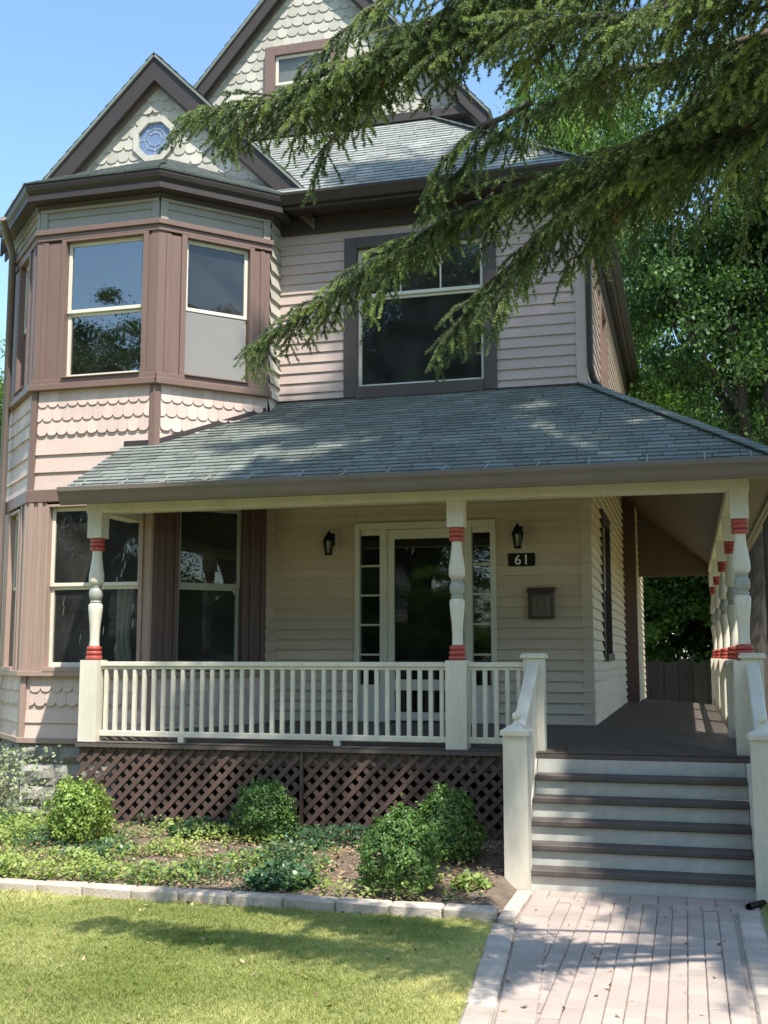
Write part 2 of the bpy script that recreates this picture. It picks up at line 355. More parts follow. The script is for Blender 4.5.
# --- bay tower
def panels(a, b, L, g, z0, z1, q, m, F):
    for u0, u1, st in ((0, a-g, [.04, a-q] if z0 < 4 else [.10]), (b+g, L, [b+q, L-.04] if z0 < 4 else [L-.10])):
        mb = MB(); F.box(mb, u0, u1, 0, .03, z0, z1)
        for u in st:
            if u1-u0 > .14: F.box(mb, u-.028, u+.028, .0301, .048, z0, z1)
        part(mb, 'wall_panel', m, bevel=.004)
def bay_face(F, uwin, lwin, left_panel=None, dark_low=False, screen=None, upscr='glass'):
    L = F.len
    # lower panel under the window
    mb = MB()
    clap(mb, F, .0, L, .93, 1.24, .17); part(mb, 'wall', M['pink'])
    mb = MB(); clap(mb, F, 0, L, 1.24, 1.60, .36, lip=.004); scallop(mb, F, .10, L-.10, [1.60, 1.45], .125, .17); part(mb, 'wall', M['pink'])
    # window storey lower
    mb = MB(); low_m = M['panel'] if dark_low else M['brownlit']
    a, b = lwin[0], lwin[1]
    panels(a, b, L, .045, 1.66, 3.52, .12, low_m, F)
    mb = MB(); F.box(mb, -.02, L+.02, 0, .075, 1.60, 1.66); part(mb, 'sill_board', M['brownlit'], bevel=.005)
    mb = MB(); F.box(mb, -.01, L+.01, 0, .05, .88, .94); part(mb, 'base_board', M['brownlit'], bevel=.005)
    mb = MB(); F.box(mb, -.01, L+.01, -.05, .055, 3.52, 3.66); part(mb, 'band_board', M['brown'], bevel=.005)
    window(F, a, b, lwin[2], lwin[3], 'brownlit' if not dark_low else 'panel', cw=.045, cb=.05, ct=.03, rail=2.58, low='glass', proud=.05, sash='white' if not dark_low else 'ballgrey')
    # shingled belt
    mb = MB(); clap(mb, F, 0, L, 3.66, 4.26, .2, lip=.022); part(mb, 'wall', M['pink'])
    mb = MB(); clap(mb, F, 0, L, 4.26, 4.79, .53, lip=.003); scallop(mb, F, .06, L-.06, [4.79, 4.63, 4.47], .128, .19); part(mb, 'wall', M['pink'])
    mb = MB(); F.box(mb, -.02, L+.02, 0, .085, 4.79, 4.86); F.box(mb, -.012, L+.012, 0, .055, 4.86, 4.92); part(mb, 'sill_board', M['brown'], bevel=.005)
    # upper window storey
    a, b = uwin[0], uwin[1]
    panels(a, b, L, .06, 4.92, 6.53, .13, M['brown'], F)
    mb = MB(); F.box(mb, -.02, L+.02, -.05, .05, 6.55, 6.62); F.box(mb, -.03, L+.03, -.05, .075, 6.62, 6.68); part(mb, 'head_board', M['brown'], bevel=.005)
    window(F, a, b, 4.93, 6.52, 'brown', cw=.06, cb=.012, ct=.03, rail=5.69, low=screen or 'glass', proud=.05, sash='white', upper=upscr, glassmat='glass' if screen else 'glassup')
    # frieze
    mb = MB(); clap(mb, F, 0, L, 6.68, 6.96, .14, lip=.015); part(mb, 'frieze', M['sage'])
    mb = MB()
    for u in (0, L-.09): F.box(mb, u, u+.09, 0, .03, 6.68, 6.93)
    F.box(mb, -.0, L+.0, 0, .040, 6.90, 6.95); part(mb, 'frieze_board', M['sage'], bevel=.004)
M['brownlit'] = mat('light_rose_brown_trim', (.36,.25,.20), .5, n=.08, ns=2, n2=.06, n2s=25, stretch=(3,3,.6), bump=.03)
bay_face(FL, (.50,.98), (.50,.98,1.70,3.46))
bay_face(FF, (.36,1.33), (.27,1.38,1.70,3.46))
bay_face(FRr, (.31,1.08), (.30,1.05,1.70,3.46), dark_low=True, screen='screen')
for F in (FRet, FLret):
    mb = MB(); clap(mb, F, 0, F.len, .9, 4.3, .122); clap(mb, F, 0, F.len, 4.3, 7.03, .17, lip=.03, mi=1); part(mb, 'wall', [M['tan'], M['cream_sh']])
for c, zz in ((BC[1], 0), (BC[2], 0)):   # corner posts of the tower
    mb = MB()
    for z0, z1, mi in ((.94,1.60,0), (1.66,3.52,0), (3.66,4.79,1), (4.92,6.55,1)):
        w = .05 if z0 < 4.8 else .075
        dirs = (FL.u, FF.u) if c == BC[1] else (FF.u, FRr.u)
        n1 = Fr((0,0), (dirs[0].x,dirs[0].y)).n; n2 = Fr((0,0), (dirs[1].x,dirs[1].y)).n
        C = Vector((c[0],c[1],z0)); e = .034; k = math.tan(math.pi/8)*e
        poly = [C-dirs[0]*w, C-dirs[0]*w+n1*e, C+n1*e+dirs[0]*k, C+dirs[1]*w+n2*e, C+dirs[1]*w]
        mb.prism(poly, (0,0,z1-z0), mi)
    part(mb, 'corner_post', [M['brownlit'], M['brown']])
# foundation in rough stone
def stonework(F, z0, z1):
    m2 = MB(); F.box(m2, 0, F.len, -.2, -.01, z0, z1); z = z0
    f = part(m2, 'foundation', M['mortar'])
    st = MB()
    while z < z1-.02:
        h = min(random.uniform(.2,.3), z1-z); h = z1-z if z1-z-h < .12 else h; u = 0
        while u < F.len-.01:
            w = random.uniform(.28,.5); w = F.len-u if F.len-u-w < .16 else w
            nx, nz = 5, 4; vs = []; e = .012
            for j in range(nz):
                for i in range(nx):
                    edge = i in (0,nx-1) or j in (0,nz-1)
                    vs.append(F.at(u+e+(w-2*e)*i/(nx-1)+(0 if edge else random.uniform(-.015,.015)), (.004 if edge else random.uniform(.02,.065)), z+e+(h-2*e)*j/(nz-1)))
            st.mesh(vs, [(j*nx+i, j*nx+i+1, (j+1)*nx+i+1, (j+1)*nx+i) for j in range(nz-1) for i in range(nx-1)])
            u += w
        z += h
    st.build('stone_facing', M['stone'], f)
for F in (FL, FF, FRr): stonework(F, .0, .88)
F = Fr((-4.62,YW), (XR,YW)); mb = MB(); F.box(mb, 0, F.len, -.2, 0, 0, 1.08); FS.box(mb, 0, 9.7, -.2, 0, 0, 1.06); part(mb, 'foundation', M['mortar'])

# interior: floors, ceilings and a partition
mb = MB()
for z in (.95, 4.05): mb.box(-8, XR-.03, 12.34, 21.9, z, z+.1); mb.prism([(-7.95,11.93,z),(-7.02,11.05,z),(-5.6,11.05,z),(-4.7,11.93,z),(-4.7,12.34,z),(-7.95,12.34,z)], (0,0,.1))
part(mb, 'interior_floor', M['innerfloor'])
mb = MB(); mb.box(-8, XR-.03, 16.4, 16.5, 1.05, 7.0); mb.box(-4.75, -4.68, 14., 16.4, 1.05, 7.0)
mb.box(-8, XR-.03, 12.36, 21.9, 6.98, 7.02); mb.prism([(-7.9,11.9,6.9),(-7.0,11.08,6.9),(-5.6,11.08,6.9),(-4.75,11.9,6.9),(-4.75,12.36,6.9),(-7.9,12.36,6.9)], (0,0,.05))
part(mb, 'interior_wall', M['inner'])

# ------------------------------------------------------------------ roofs
def shingles(mb, e0, e1, t1, t0, row=.13, tab=.30, thick=.014, mi=0):
    """courses of tabs from the eave e0-e1 up to t0-t1"""
    e0, e1, t0, t1 = map(Vector, (e0,e1,t0,t1))
    up0 = t0-e0; up1 = t1-e1; n = (e1-e0).cross(up0 if up0.length > .01 else up1).normalized()
    if n.z < 0: n = -n
    L = max(up0.length, up1.length); nr = max(1, round(L/row))
    E = (e1-e0).normalized()
    for i in range(nr):
        a0 = e0+up0*(i/nr); a1 = e1+up1*(i/nr); b0 = e0+up0*((i+1)/nr); b1 = e1+up1*((i+1)/nr)
        s0, s1, q0, q1 = (a0-e0).dot(E), (a1-e0).dot(E), (b0-e0).dot(E), (b1-e0).dot(E)
        upv = (b0 - E*q0) - (a0 - E*s0); base = a0-E*s0
        lo, hi = min(s0,q0), max(s1,q1); x = lo - random.random()*tab
        while x < hi:
            w = tab*random.uniform(.55,1.1); x2 = x+w; g = .003
            la, lb = max(x+g, s0), min(x2-g, s1); ha, hb = max(x+g, q0), min(x2-g, q1)
            r = random.random(); j = random.uniform(-.006,.004); th = thick*random.uniform(.75,1.2)
            if la < lb and ha < hb:
                A = base+E*la+upv*(j/row); B = base+E*lb+upv*(j/row); Cc = base+E*hb+upv*1.03; D = base+E*ha+upv*1.03
                mb.face([A+n*th, B+n*th, Cc+n*.002, D+n*.002], mi, r); mb.face([A-n*.004, B-n*.004, B+n*th, A+n*th], mi, r*.6)
            elif la < lb or ha < hb:
                pts = []
                if la < lb: pts += [base+E*la+n*th, base+E*lb+n*th]
                if ha < hb: pts += [base+E*hb+upv+n*.002, base+E*ha+upv+n*.002]
                else: pts += [base+E*min(max((la+lb)/2, q0), q1)+upv+n*.002]
                if len(pts) == 3 and la >= lb: pts = [base+E*min(max((ha+hb)/2, s0), s1)+n*th] + pts
                if len(pts) >= 3: mb.face(pts, mi, r)
            x = x2
def slab(mb, pts, t, mi=0):
    mb.prism(pts, (0,0,-t), mi)

# porch roof
EX0, EX1, EY, EZ = -5.93, .86, 9.78, 3.455
TZ = 4.81; sl = (TZ-EZ)/(YW-EY); YB = 20.2
def pz(y): return EZ+(y-EY)*sl
mb = MB()
zb = pz(11.0); z45 = pz(11.95)
shingles(mb, (EX0,EY,EZ), (EX1,EY,EZ), (EX1-(EX1+5.93)*0, EY, EZ), (EX0,EY,EZ)) if False else None
hipx = lambda t: EX1+(XR-EX1)*t
t1 = (11.0-EY)/(YW-EY); t2 = (11.95-EY)/(YW-EY)
shingles(mb, (EX0,EY,EZ), (EX1,EY,EZ), (hipx(t1),11.0,zb), (EX0,11.0,zb))
shingles(mb, (-5.55,11.0,zb), (hipx(t1),11.0,zb), (hipx(t2),11.95,z45), (-4.6,11.95,z45))
shingles(mb, (-4.6,11.95,z45), (hipx(t2),11.95,z45), (XR,YW,TZ), (-4.6,YW,TZ))
shingles(mb, (EX1,EY,EZ), (EX1,YB,EZ), (XR,YB,TZ), (XR,YW,TZ))
for k in range(22):   # hip caps
    a = Vector((EX1,EY,EZ)).lerp(Vector((XR,YW,TZ)), k/22); b = Vector((EX1,EY,EZ)).lerp(Vector((XR,YW,TZ)), (k+1.15)/22)
    mb.bar(a+Vector((0,0,.018)), b+Vector((0,0,.010)), .20, .012)
PR = part(mb, 'porch_roof', M['roof'])
mb = MB(); d = .025
for P_ in ([(EX0,EY,EZ-d),(EX1,EY,EZ-d),(hipx(t1),11,zb-d),(EX0,11,zb-d)], [(-5.57,11,zb-d),(hipx(t1),11,zb-d),(XR,YW,TZ-d),(-4.62,YW,TZ-d),(-4.62,11.95,z45-d)], [(EX1,EY,EZ-d),(EX1,YB,EZ-d),(XR,YB,TZ-d),(XR,YW,TZ-d)]):
    slab(mb, P_, .05)
mb.build('roof_deck', M['ceil'], PR)
mb = MB(); slab(mb, [(-1.06,YW-.06,TZ+.005),(-4.6,YW-.06,TZ+.005),(-4.6,YW+.0,TZ+.02),(-1.06,YW,TZ+.02)], .01); mb.bar((-5.92,10.985,zb+.03), (-5.57,10.985,zb+.03), .03, .05); mb.bar((-5.56,10.99,zb+.03), (-4.63,11.93,z45+.03), .03, .05)
mb.build('flashing', M['dark'], PR)
# sloped porch ceiling
cd = .30
mb = MB()
def czp(y, x=0): return pz(y)-cd
for P_ in ([(-5.72,10.12,czp(10.12)),(.45,10.12,czp(10.12)),(hipx(t1)-.1,11.04,czp(11)),(-5.72,10.98,czp(11))], [(-5.52,10.98,czp(11)),(hipx(t1)-.1,11.04,czp(11)),(XR+.02,12.28,czp(12.28)),(-4.6,12.28,czp(12.28)),(-4.6,11.93,czp(11.93))], [(.45,10.12,czp(10.12)),(.45,YB,czp(10.12)),(XR+.02,YB,czp(12.28)),(XR+.02,12.28,czp(12.28)),(hipx(t1)-.1,11.04,czp(11))]):
    mb.face(P_); 
part(mb, 'porch_ceiling', M['ceil'])
mb = MB()   # beams over the posts (cream) with the soffit
mb.box(-5.83, .56, 10.07, 10.24, 3.255, 3.36); mb.box(.38, .56, 10.24, YB, 3.255, 3.36); mb.box(-5.83, -5.66, 10.24, 10.96, 3.255, 3.36)
part(mb, 'porch_beam', M['cream'], bevel=.005)
mb = MB(); mb.prism([(-1.0,YB-.1,3.2),(.38,YB-.1,3.2),(.46,YB-.1,3.40),(XR,YB-.1,4.5)], (0,.1,0)); part(mb, 'gable_panel', M['ceil'])
mb = MB(); mb.box(-5.9, EX1-.03, 9.84, 10.06, 3.36, 3.375); mb.box(.56, EX1-.03, 10.06, YB, 3.36, 3.375); mb.face([(-5.83,10.07,3.36),(.5,10.07,3.36),(.5,10.3,3.7),(-5.83,10.3,3.7)][::-1]); part(mb, 'porch_soffit', M['ceil'])
# gutter with hanger straps
def ogee(mb, p, q, out, w=.12, h=.125):
    p, q = Vector(p), Vector(q); o = Vector(out); z = Vector((0,0,1))
    prof = [(0,0), (0,-h), (w*.45,-h), (w*.62,-h*.8), (w*.8,-h*.45), (w*.98,-h*.25), (w,0), (w-.012,0), (w*.85,-h*.3), (w*.5,-h*.85), (.012,-h+.012), (.012,0)]
    mb.prism([p+o*a+z*b for a,b in prof], q-p)
mb = MB(); ogee(mb, (EX0-.01,EY+.02,EZ+.012), (EX1+.1,EY+.02,EZ+.012), (0,-1,0), .12, .165); ogee(mb, (EX1-.02,EY+.02,EZ+.012), (EX1-.02,YB,EZ+.012), (1,0,0), .12, .165)
mb.box(EX0, EX1-.03, EY+.021, EY+.06, EZ-.14, EZ-.02); mb.box(EX1-.06, EX1-.021, EY+.061, YB, EZ-.14, EZ-.02)
# sloping barge board at the left end
mb.prism([(EX0,EY+.06,EZ-.14),(EX0,EY+.06,EZ-.03),(EX0,10.99,zb-.03),(EX0,10.99,zb-.17)], (.03,0,0))
GUT = part(mb, 'gutter', M['gutter'])
st = None
for k in range(15):
    x = -5.75+k*.455
    if st is None:
        m2 = MB(); m2.tube([(x,EY-.085,EZ+.012),(x,EY-.05,EZ+.03),(x,EY+.02,EZ+.04),(x,EY+.12,EZ+.10)], .005, 5); st0 = m2.build('gutter_strap', M['ballgrey'], GUT); st = st0; x0 = x
    else: clone(st, (x-x0+random.uniform(-.05,.05),0,0), GUT)

# main hip roof
ME = 7.2; MY = 11.9; MX0, MX1, MY1 = -8.35, -.82, 22.2; ms = .84
hw = (MX1-MX0)/2; RZ = ME+hw*ms; rx = (MX0+MX1)/2
mb = MB()
shingles(mb, (MX0,MY,ME), (MX1,MY,ME), (rx,MY+hw,RZ), (rx,MY+hw,RZ), row=.15)
shingles(mb, (MX1,MY,ME), (MX1,MY1,ME), (rx,MY1-hw,RZ), (rx,MY+hw,RZ), row=.15)
MR = part(mb, 'main_roof', M['roof2'])
mb = MB(); d = .02
A_, B_, C_, D_ = (MX0,MY,ME-d), (MX1,MY,ME-d), (MX1,MY1,ME-d), (MX0,MY1,ME-d); r1, r2 = (rx,MY+hw,RZ-d), (rx,MY1-hw,RZ-d)
for f in ([A_,B_,r1], [B_,C_,r2,r1], [C_,D_,r2], [D_,A_,r1,r2]): slab(mb, f, .03)
mb.build('roof_deck', M['dark'], MR)
mb = MB()
for k in range(30):
    a = Vector((MX1,MY,ME)).lerp(Vector(r1), k/30); b = Vector((MX1,MY,ME)).lerp(Vector(r1), (k+1.1)/30); mb.bar(a+Vector((0,0,.03)), b+Vector((0,0,.02)), .2, .014)
mb.build('hip_cap', M['roof2'], MR)
# main eave: gutter, fascia, soffit, frieze
mb = MB(); ogee(mb, (-4.5,MY+.01,ME+.01), (MX1+.02,MY+.01,ME+.01), (0,-1,0), .11, .13); ogee(mb, (MX1-.01,MY+.0,ME+.01), (MX1-.01,MY1,ME+.01), (1,0,0), .1, .12)
mb.box(-4.5, MX1-.02, MY+.011, MY+.05, ME-.16, ME-.02); mb.box(MX1-.05, MX1-.011, MY+.051, MY1, ME-.19, ME-.02)
mb.box(-4.6, MX1-.051, MY+.051, YW+.02, ME-.13, ME-.10); mb.box(XR, MX1-.051, YW+.02, MY1, ME-.13, ME-.10)
part(mb, 'eave', M['dark'], bevel=.004)
mb = MB(); FW.box(mb, .02, FW.len-.1, .003, .05, 6.86, 7.065); FS.box(mb, .1, 9.7, .003, .05, 6.8, 7.065); part(mb, 'frieze_board', M['dark'], bevel=.004)
# brick-pink chimney-like strip is omitted; dark vertical corner gutter pipe
mb = MB(); mb.tube([(-.86,12.05,7.08),(-.90,12.16,6.95),(-.935,12.25,6.8),(-.935,12.26,5.0),(-.92,12.30,4.88),(-.8,12.5,4.72)], .036, 8); part(mb, 'downspout', M['dark'])

# bay cornice and skirt roof
def offset_poly(o):
    pts = []
    B0 = [Vector((p[0],p[1],0)) for p in BC]; fr = [FL, FF, FRr]
    ns = [Fr((-8.02,12.4),(BC[0])).n] + [f.n for f in fr] + [FRet.n]
    us = [Vector((0,-1,0))] + [f.u for f in fr] + [Vector((0,1,0))]
    for i in range(4):
        n1, n2 = ns[i], ns[i+1]; bis = (n1+n2).normalized(); pts.append(B0[i]+bis*(o/bis.dot(n1)))
    return [pts[0]+Vector((0,.9,0))] + pts + [pts[3]+Vector((0,.42,0))]
def ring(mb, o0, z0, o1, z1, mi=0):
    a, b = offset_poly(o0), offset_poly(o1)
    for i in range(len(a)-1):
        mb.face([a[i]+Vector((0,0,z0)), a[i+1]+Vector((0,0,z0)), b[i+1]+Vector((0,0,z1)), b[i]+Vector((0,0,z1))], mi)
mb = MB()
for s in [(.02,6.93,.045,6.93), (.045,6.93,.07,6.97), (.07,6.97,.07,6.985), (.07,6.985,.19,6.99), (.19,6.99,.19,7.05), (.19,7.05,.175,7.055), (.175,7.055,.175,7.07), (.175,7.07,.21,7.11), (.21,7.11,.225,7.155), (.225,7.155,.225,7.185), (.225,7.185,.1,7.18)]: ring(mb, *s)
part(mb, 'bay_cornice', M['dark'])
mb = MB(); oe = offset_poly(.235); zt = 7.99; rs_ = (zt-7.189)/(12.2-oe[2].y); q_ = (12.2-oe[2].y)
TL, TR = Vector((oe[2].x+.414*q_,12.2,zt)), Vector((oe[3].x-.414*q_,12.2,zt)); zz = Vector((0,0,7.189))
EL, ER = oe[2]+Vector((-q_,q_,0)), oe[3]+Vector((q_,q_,0))
shingles(mb, oe[2]+zz, oe[3]+zz, TR, TL, row=.14); shingles(mb, oe[3]+zz, ER+zz, TR, TR, row=.14); shingles(mb, EL+zz, oe[2]+zz, TL, TL, row=.14)
dn = Vector((0,0,-.008)); sk_ = MB()
for f in ([oe[2]+zz, oe[3]+zz, TR, TL], [oe[3]+zz, ER+zz, TR], [EL+zz, oe[2]+zz, TL]): sk_.face([p+dn for p in f])
part(mb, 'bay_roof', M['roof2'])
part(sk_, 'bay_roof_deck', M['dark'])

# gables
def gable(cx, apex, slope, zb_, Yf, Ywall, Yback, rakew, win, roofm):
    F = Fr((cx-4, Ywall), (cx+4, Ywall)); half = (apex-.25-zb_)/slope
    clip = lambda z: (4-(apex-.2-z)/slope, 4+(apex-.2-z)/slope)
    mb = MB(); z = zb_; rows = []
    while z < apex-.3: rows.append(z+.2); z += .15
    mb.face([F.at(4-(apex-.15-zb_)/slope,0,zb_), F.at(4+(apex-.15-zb_)/slope,0,zb_), F.at(4,0,apex-.15)])
    scallop(mb, F, 4-2.88, 4+2.88, rows[::-1], .155, .2, clip=clip, skip=win)
    g = part(mb, 'gable', M['cream_sh'])
    # rake boards: flat front fascia, inner moulding, soffit
    zl = zb_-.05
    for sgn in (-1, 1):
        mb = MB(); x1 = sgn*(apex-zl)/slope
        def P(x, z, y): return (cx+x, y, z)
        mb.prism([P(0,apex,Yf), P(x1,zl,Yf), P(x1,zl-rakew,Yf), P(0,apex-rakew,Yf)], (0,.035,0))
        mb.prism([P(0,apex-rakew*.25,Yf+.036), P(x1,zl-rakew*.25,Yf+.036), P(x1,zl-rakew*.25-.03,Yf+.036), P(0,apex-rakew*.25-.03,Yf+.036)], (0,Ywall-Yf-.04,0))
        mb.prism([P(0,apex-rakew*.7,Ywall-.05), P(x1,zl-rakew*.7,Ywall-.05), P(x1,zl-rakew*1.12,Ywall-.05), P(0,apex-rakew*1.12,Ywall-.05)], (0,.03,0), 1)
        mb.build('rake_board', [M['dark'], M['gutter']], g, 0)
        mb = MB(); ex = x1+sgn*.05; ez = zl-.05*slope
        a = [(cx+ex,Yf-.03,ez+.02),(cx+ex,Yback,ez+.02),(cx,Yback,apex+.02),(cx,Yf-.03,apex+.02)]
        if sgn < 0: a = [a[1], a[0], a[3], a[2]]
        shingles(mb, *a, row=.15); n = Vector((sgn*slope,0,1)).normalized()
        mb.prism([Vector(p)-n*.004 for p in a], -n*.03)
        mb.build('gable_roof', M[roofm], g)
    return g, F
OC = (4-.03, 8.30)
g1, Fg = gable(-6.26, 9.36, 1.0, 7.3, 12.10, 12.25, 15.8, .33, lambda u, z: (u-OC[0])**2+(z-OC[1])**2 < .31**2, 'roof')
def ngon(F, c, r, d, n=8): return [F.at(c[0]+r*math.cos((i+.5)*2*math.pi/n), d, c[1]+r*math.sin((i+.5)*2*math.pi/n)) for i in range(n)]
mb = MB(); a, b, c = ngon(Fg, OC, .315, .05), ngon(Fg, OC, .235, .05), ngon(Fg, OC, .235, -.01)
a0 = ngon(Fg, OC, .315, 0)
for i in range(8):
    j = (i+1) % 8; mb.face([a[i],a[j],b[j],b[i]]); mb.face([b[i],b[j],c[j],c[i]]); mb.face([a0[i],a0[j],a[j],a[i]])
ow = mb.build('window', M['cream_sh'], HOUSE); ow['label'] = 'small octagonal window of leaded blue glass in the front gable'
mb = MB(); mb.prism(ngon(Fg, OC, .235, .008), Fg.n*.006)
mb.build('pane', M['bluegl'], ow)
mb = MB()
for i in range(8):
    t = i*math.pi/4; u, z = math.cos(t), math.sin(t)
    mb.bar(Fg.at(OC[0]+u*.09,.017,OC[1]+z*.09), Fg.at(OC[0]+u*.225,.017,OC[1]+z*.225), .006, .006)
    t2 = t+math.pi/4
    for rr in (.09, .15): mb.bar(Fg.at(OC[0]+u*rr,.017,OC[1]+z*rr), Fg.at(OC[0]+math.cos(t2)*rr,.017,OC[1]+math.sin(t2)*rr), .01, .006)
mb.build('leading', M['lead'], ow)
aw = (3.45, 4.28, 9.48, 10.32)
g2, Fg2 = gable(-4.86, 11.97, 1.16, 9.12, 14.03, 14.2, 20., .27, lambda u, z: aw[0]-.1 < u < aw[1]+.1 and z < aw[3]+.15, 'roof')
window(Fg2, *aw, 'brown', cw=.15, cb=.1, ct=.14, rail=9.88, recess=-.03, proud=.10)
mb = MB(); mb.box(-7.3, -2.42, 14.08, 14.19, 9.08, 9.2); part(mb, 'sill_board', M['dark'], bevel=.005)

# ------------------------------------------------------------------ front door
F = FW; mb = MB()
u = lambda x: x+4.62
for a, b, c, d in ((.97,1.03,1.09,3.33), (2.54,2.60,1.09,3.33), (1.03,2.54,3.25,3.33), (1.27,1.355,1.09,3.25), (2.245,2.33,1.09,3.25)): F.box(mb, a, b, -.08, .05, c, d)
for a, b in ((1.03,1.27), (2.33,2.54)):
    F.box(mb, a, b, -.06, .02, 1.09, 1.5); F.box(mb, a, b, -.04, .01, 3.19, 3.25)
    for k in range(1,5): F.box(mb, a, b, -.03, .0, 1.5+k*.335-.011, 1.5+k*.335+.011)
ds = part(mb, 'door_surround', M['white'], bevel=.004)
for a, b in ((1.03,1.27), (2.33,2.54)):
    mb = MB(); F.box(mb, a, b, -.02, -.014, 1.5, 3.19); mb.build('sidelight', M['glass2'], ds)
mb = MB()
for a, b, c, d in ((1.357,1.435,1.11,3.245), (2.165,2.243,1.11,3.245), (1.435,2.165,3.14,3.245), (1.435,2.165,1.11,1.2), (1.435,2.165,1.44,1.56)): F.box(mb, a, b, -.02, .03, c, d)
dr = part(mb, 'storm_door', M['white'], bevel=.004)
mb = MB(); F.box(mb, 1.435, 2.165, -.0, .006, 1.56, 3.14); F.box(mb, 1.435, 2.165, -.0, .006, 1.2, 1.44); mb.build('pane', M['glass2'], dr)
mb = MB(); F.box(mb, 2.185, 2.215, .03, .045, 1.86, 2.06); mb.tube([F.at(2.2,.04,1.93), F.at(2.2,.075,1.94), F.at(2.14,.08,1.94)], .009, 6); mb.build('handle', M['bronze2'], dr)
mb = MB(); F.box(mb, 1.357, 2.243, -.12, -.07, 1.1, 3.24); part(mb, 'inner_door', M['void'])

# ------------------------------------------------------------------ deck, lattice, stairs
ZW, ZO = 1.09, .985
mb = MB()
def deckboards(o0, o1, i0, i1, n):
    o0, o1, i0, i1 = map(Vector, (o0,o1,i0,i1))
    for k in range(n):
        a, b = k/n, (k+1)/n-.06/n
        mb.face([o0.lerp(o1,a), o0.lerp(o1,b), i0.lerp(i1,b), i0.lerp(i1,a)])
deckboards((-5.84,10.02,ZO), (-1.43,10.02,ZO), (-5.84,11.02,ZO+.055), (-1.43,11.02,ZO+.055), 44)
deckboards((-1.43,9.93,ZO), (.58,9.93,ZO), (-1.43,11.02,ZO+.055), (.58-.75,11.02,ZO+.055), 20)
deckboards((-5.6,11.02,ZO+.055), (-.17,11.02,ZO+.055), (-4.66,YW,ZW), (XR,YW,ZW), 60)
deckboards((.58,9.93,ZO), (.58,20.4,ZO), (XR,YW,ZW), (XR,20.4,ZW), 100)
D = part(mb, 'porch_floor', M['deck'])
mb = MB(); slab(mb, [(-5.84,10.025,ZO-.006),(-1.43,10.025,ZO-.006),(-1.43,9.93,ZO-.006),(.58,9.93,ZO-.006),(XR,YW,ZW-.006),(-4.66,YW,ZW-.006),(-5.84,11.02,ZO+.05)], .04); slab(mb, [(.58,9.93,ZO-.006),(.58,20.4,ZO-.006),(XR,20.4,ZW-.006),(XR,YW,ZW-.006)], .04)
mb.box(-5.83, -1.45, 10.09, 10.13, .80, ZO-.05); mb.box(-1.44, .58, 9.98, 10.02, .80, ZO-.05); mb.box(.50, .56, 10.03, 20.4, .80, ZO-.05); mb.build('deck_frame', M['deck'], D)
# lattice
mb = MB(); lx0, lx1, lz0, lz1 = -5.85, -1.46, .12, .935
def latt(x0, x1, yy, sg):
    pitch = .138; h = lz1-lz0; x = x0-h
    while x < x1+h:
        a, b = (x, lz0), (x+sg*h, lz1)
        if sg < 0: a = (x, lz0); b = (x-h, lz1)
        pa, pb = Vector((a[0],yy,a[1])), Vector((b[0],yy,b[1])); dv = pb-pa
        ts = [0,1]
        if dv.x:
            tt = sorted([(x0-pa.x)/dv.x, (x1-pa.x)/dv.x]); ts = [max(0,tt[0]), min(1,tt[1])]
        if ts[1]-ts[0] > .03: mb.bar(pa+dv*ts[0], pa+dv*ts[1], .009, .043, up=(0,1,0)) if False else mb.bar(pa+dv*ts[0], pa+dv*ts[1], .043, .009, up=(0,1,0))
        x += pitch
for x0, x1 in ((lx0+.02,-3.52), (-3.48,lx1)):
    latt(x0, x1, 10.06, 1); latt(x0, x1, 10.071, -1)
mb.box(-3.515, -3.485, 10.045, 10.085, lz0, lz1)
part(mb, 'lattice_skirt', M['lattice'])
mb = MB(); mb.box(-5.85, -1.46, 10.9, 10.95, .05, .9); part(mb, 'underporch_shade_sheet', M['void'])  # dark sheet added as the shade in the void behind the lattice
# steps
SX0, SX1 = -1.29, .43; NR = 6; SY0 = 9.06; T = (9.93-.0-SY0)/5; rz = ZO/NR
STEP = None
mb = MB(); mb.box(SX0+.01, SX1-.01, 9.3, 9.9, .005, .13); STEP = part(mb, 'porch_steps', M['void'])
for X in (SX0-.05, SX1+.005):
    mb = MB()
    mb.prism([(X,SY0-.02,.0),(X,SY0-.02,.14),(X,9.92,.94),(X,9.97,.75),(X,SY0+.3,.0)], (.045,0,0))
    mb.build('stringer', M['cream'], STEP, .003)
for k in range(NR):
    y = SY0+T*k; mb = MB(); mb.box(SX0, SX1, y, y+.02, k*rz, (k+1)*rz-.049); mb.build('riser', M['riser'], STEP)
    if k < NR-1:
        mb = MB(); e = .07 if k == 0 else 0; mb.box(SX0-e, SX1+e*0, y-.035, y+T-.001, (k+1)*rz-.048, (k+1)*rz); mb.build('tread', M['tread'], STEP, .008)

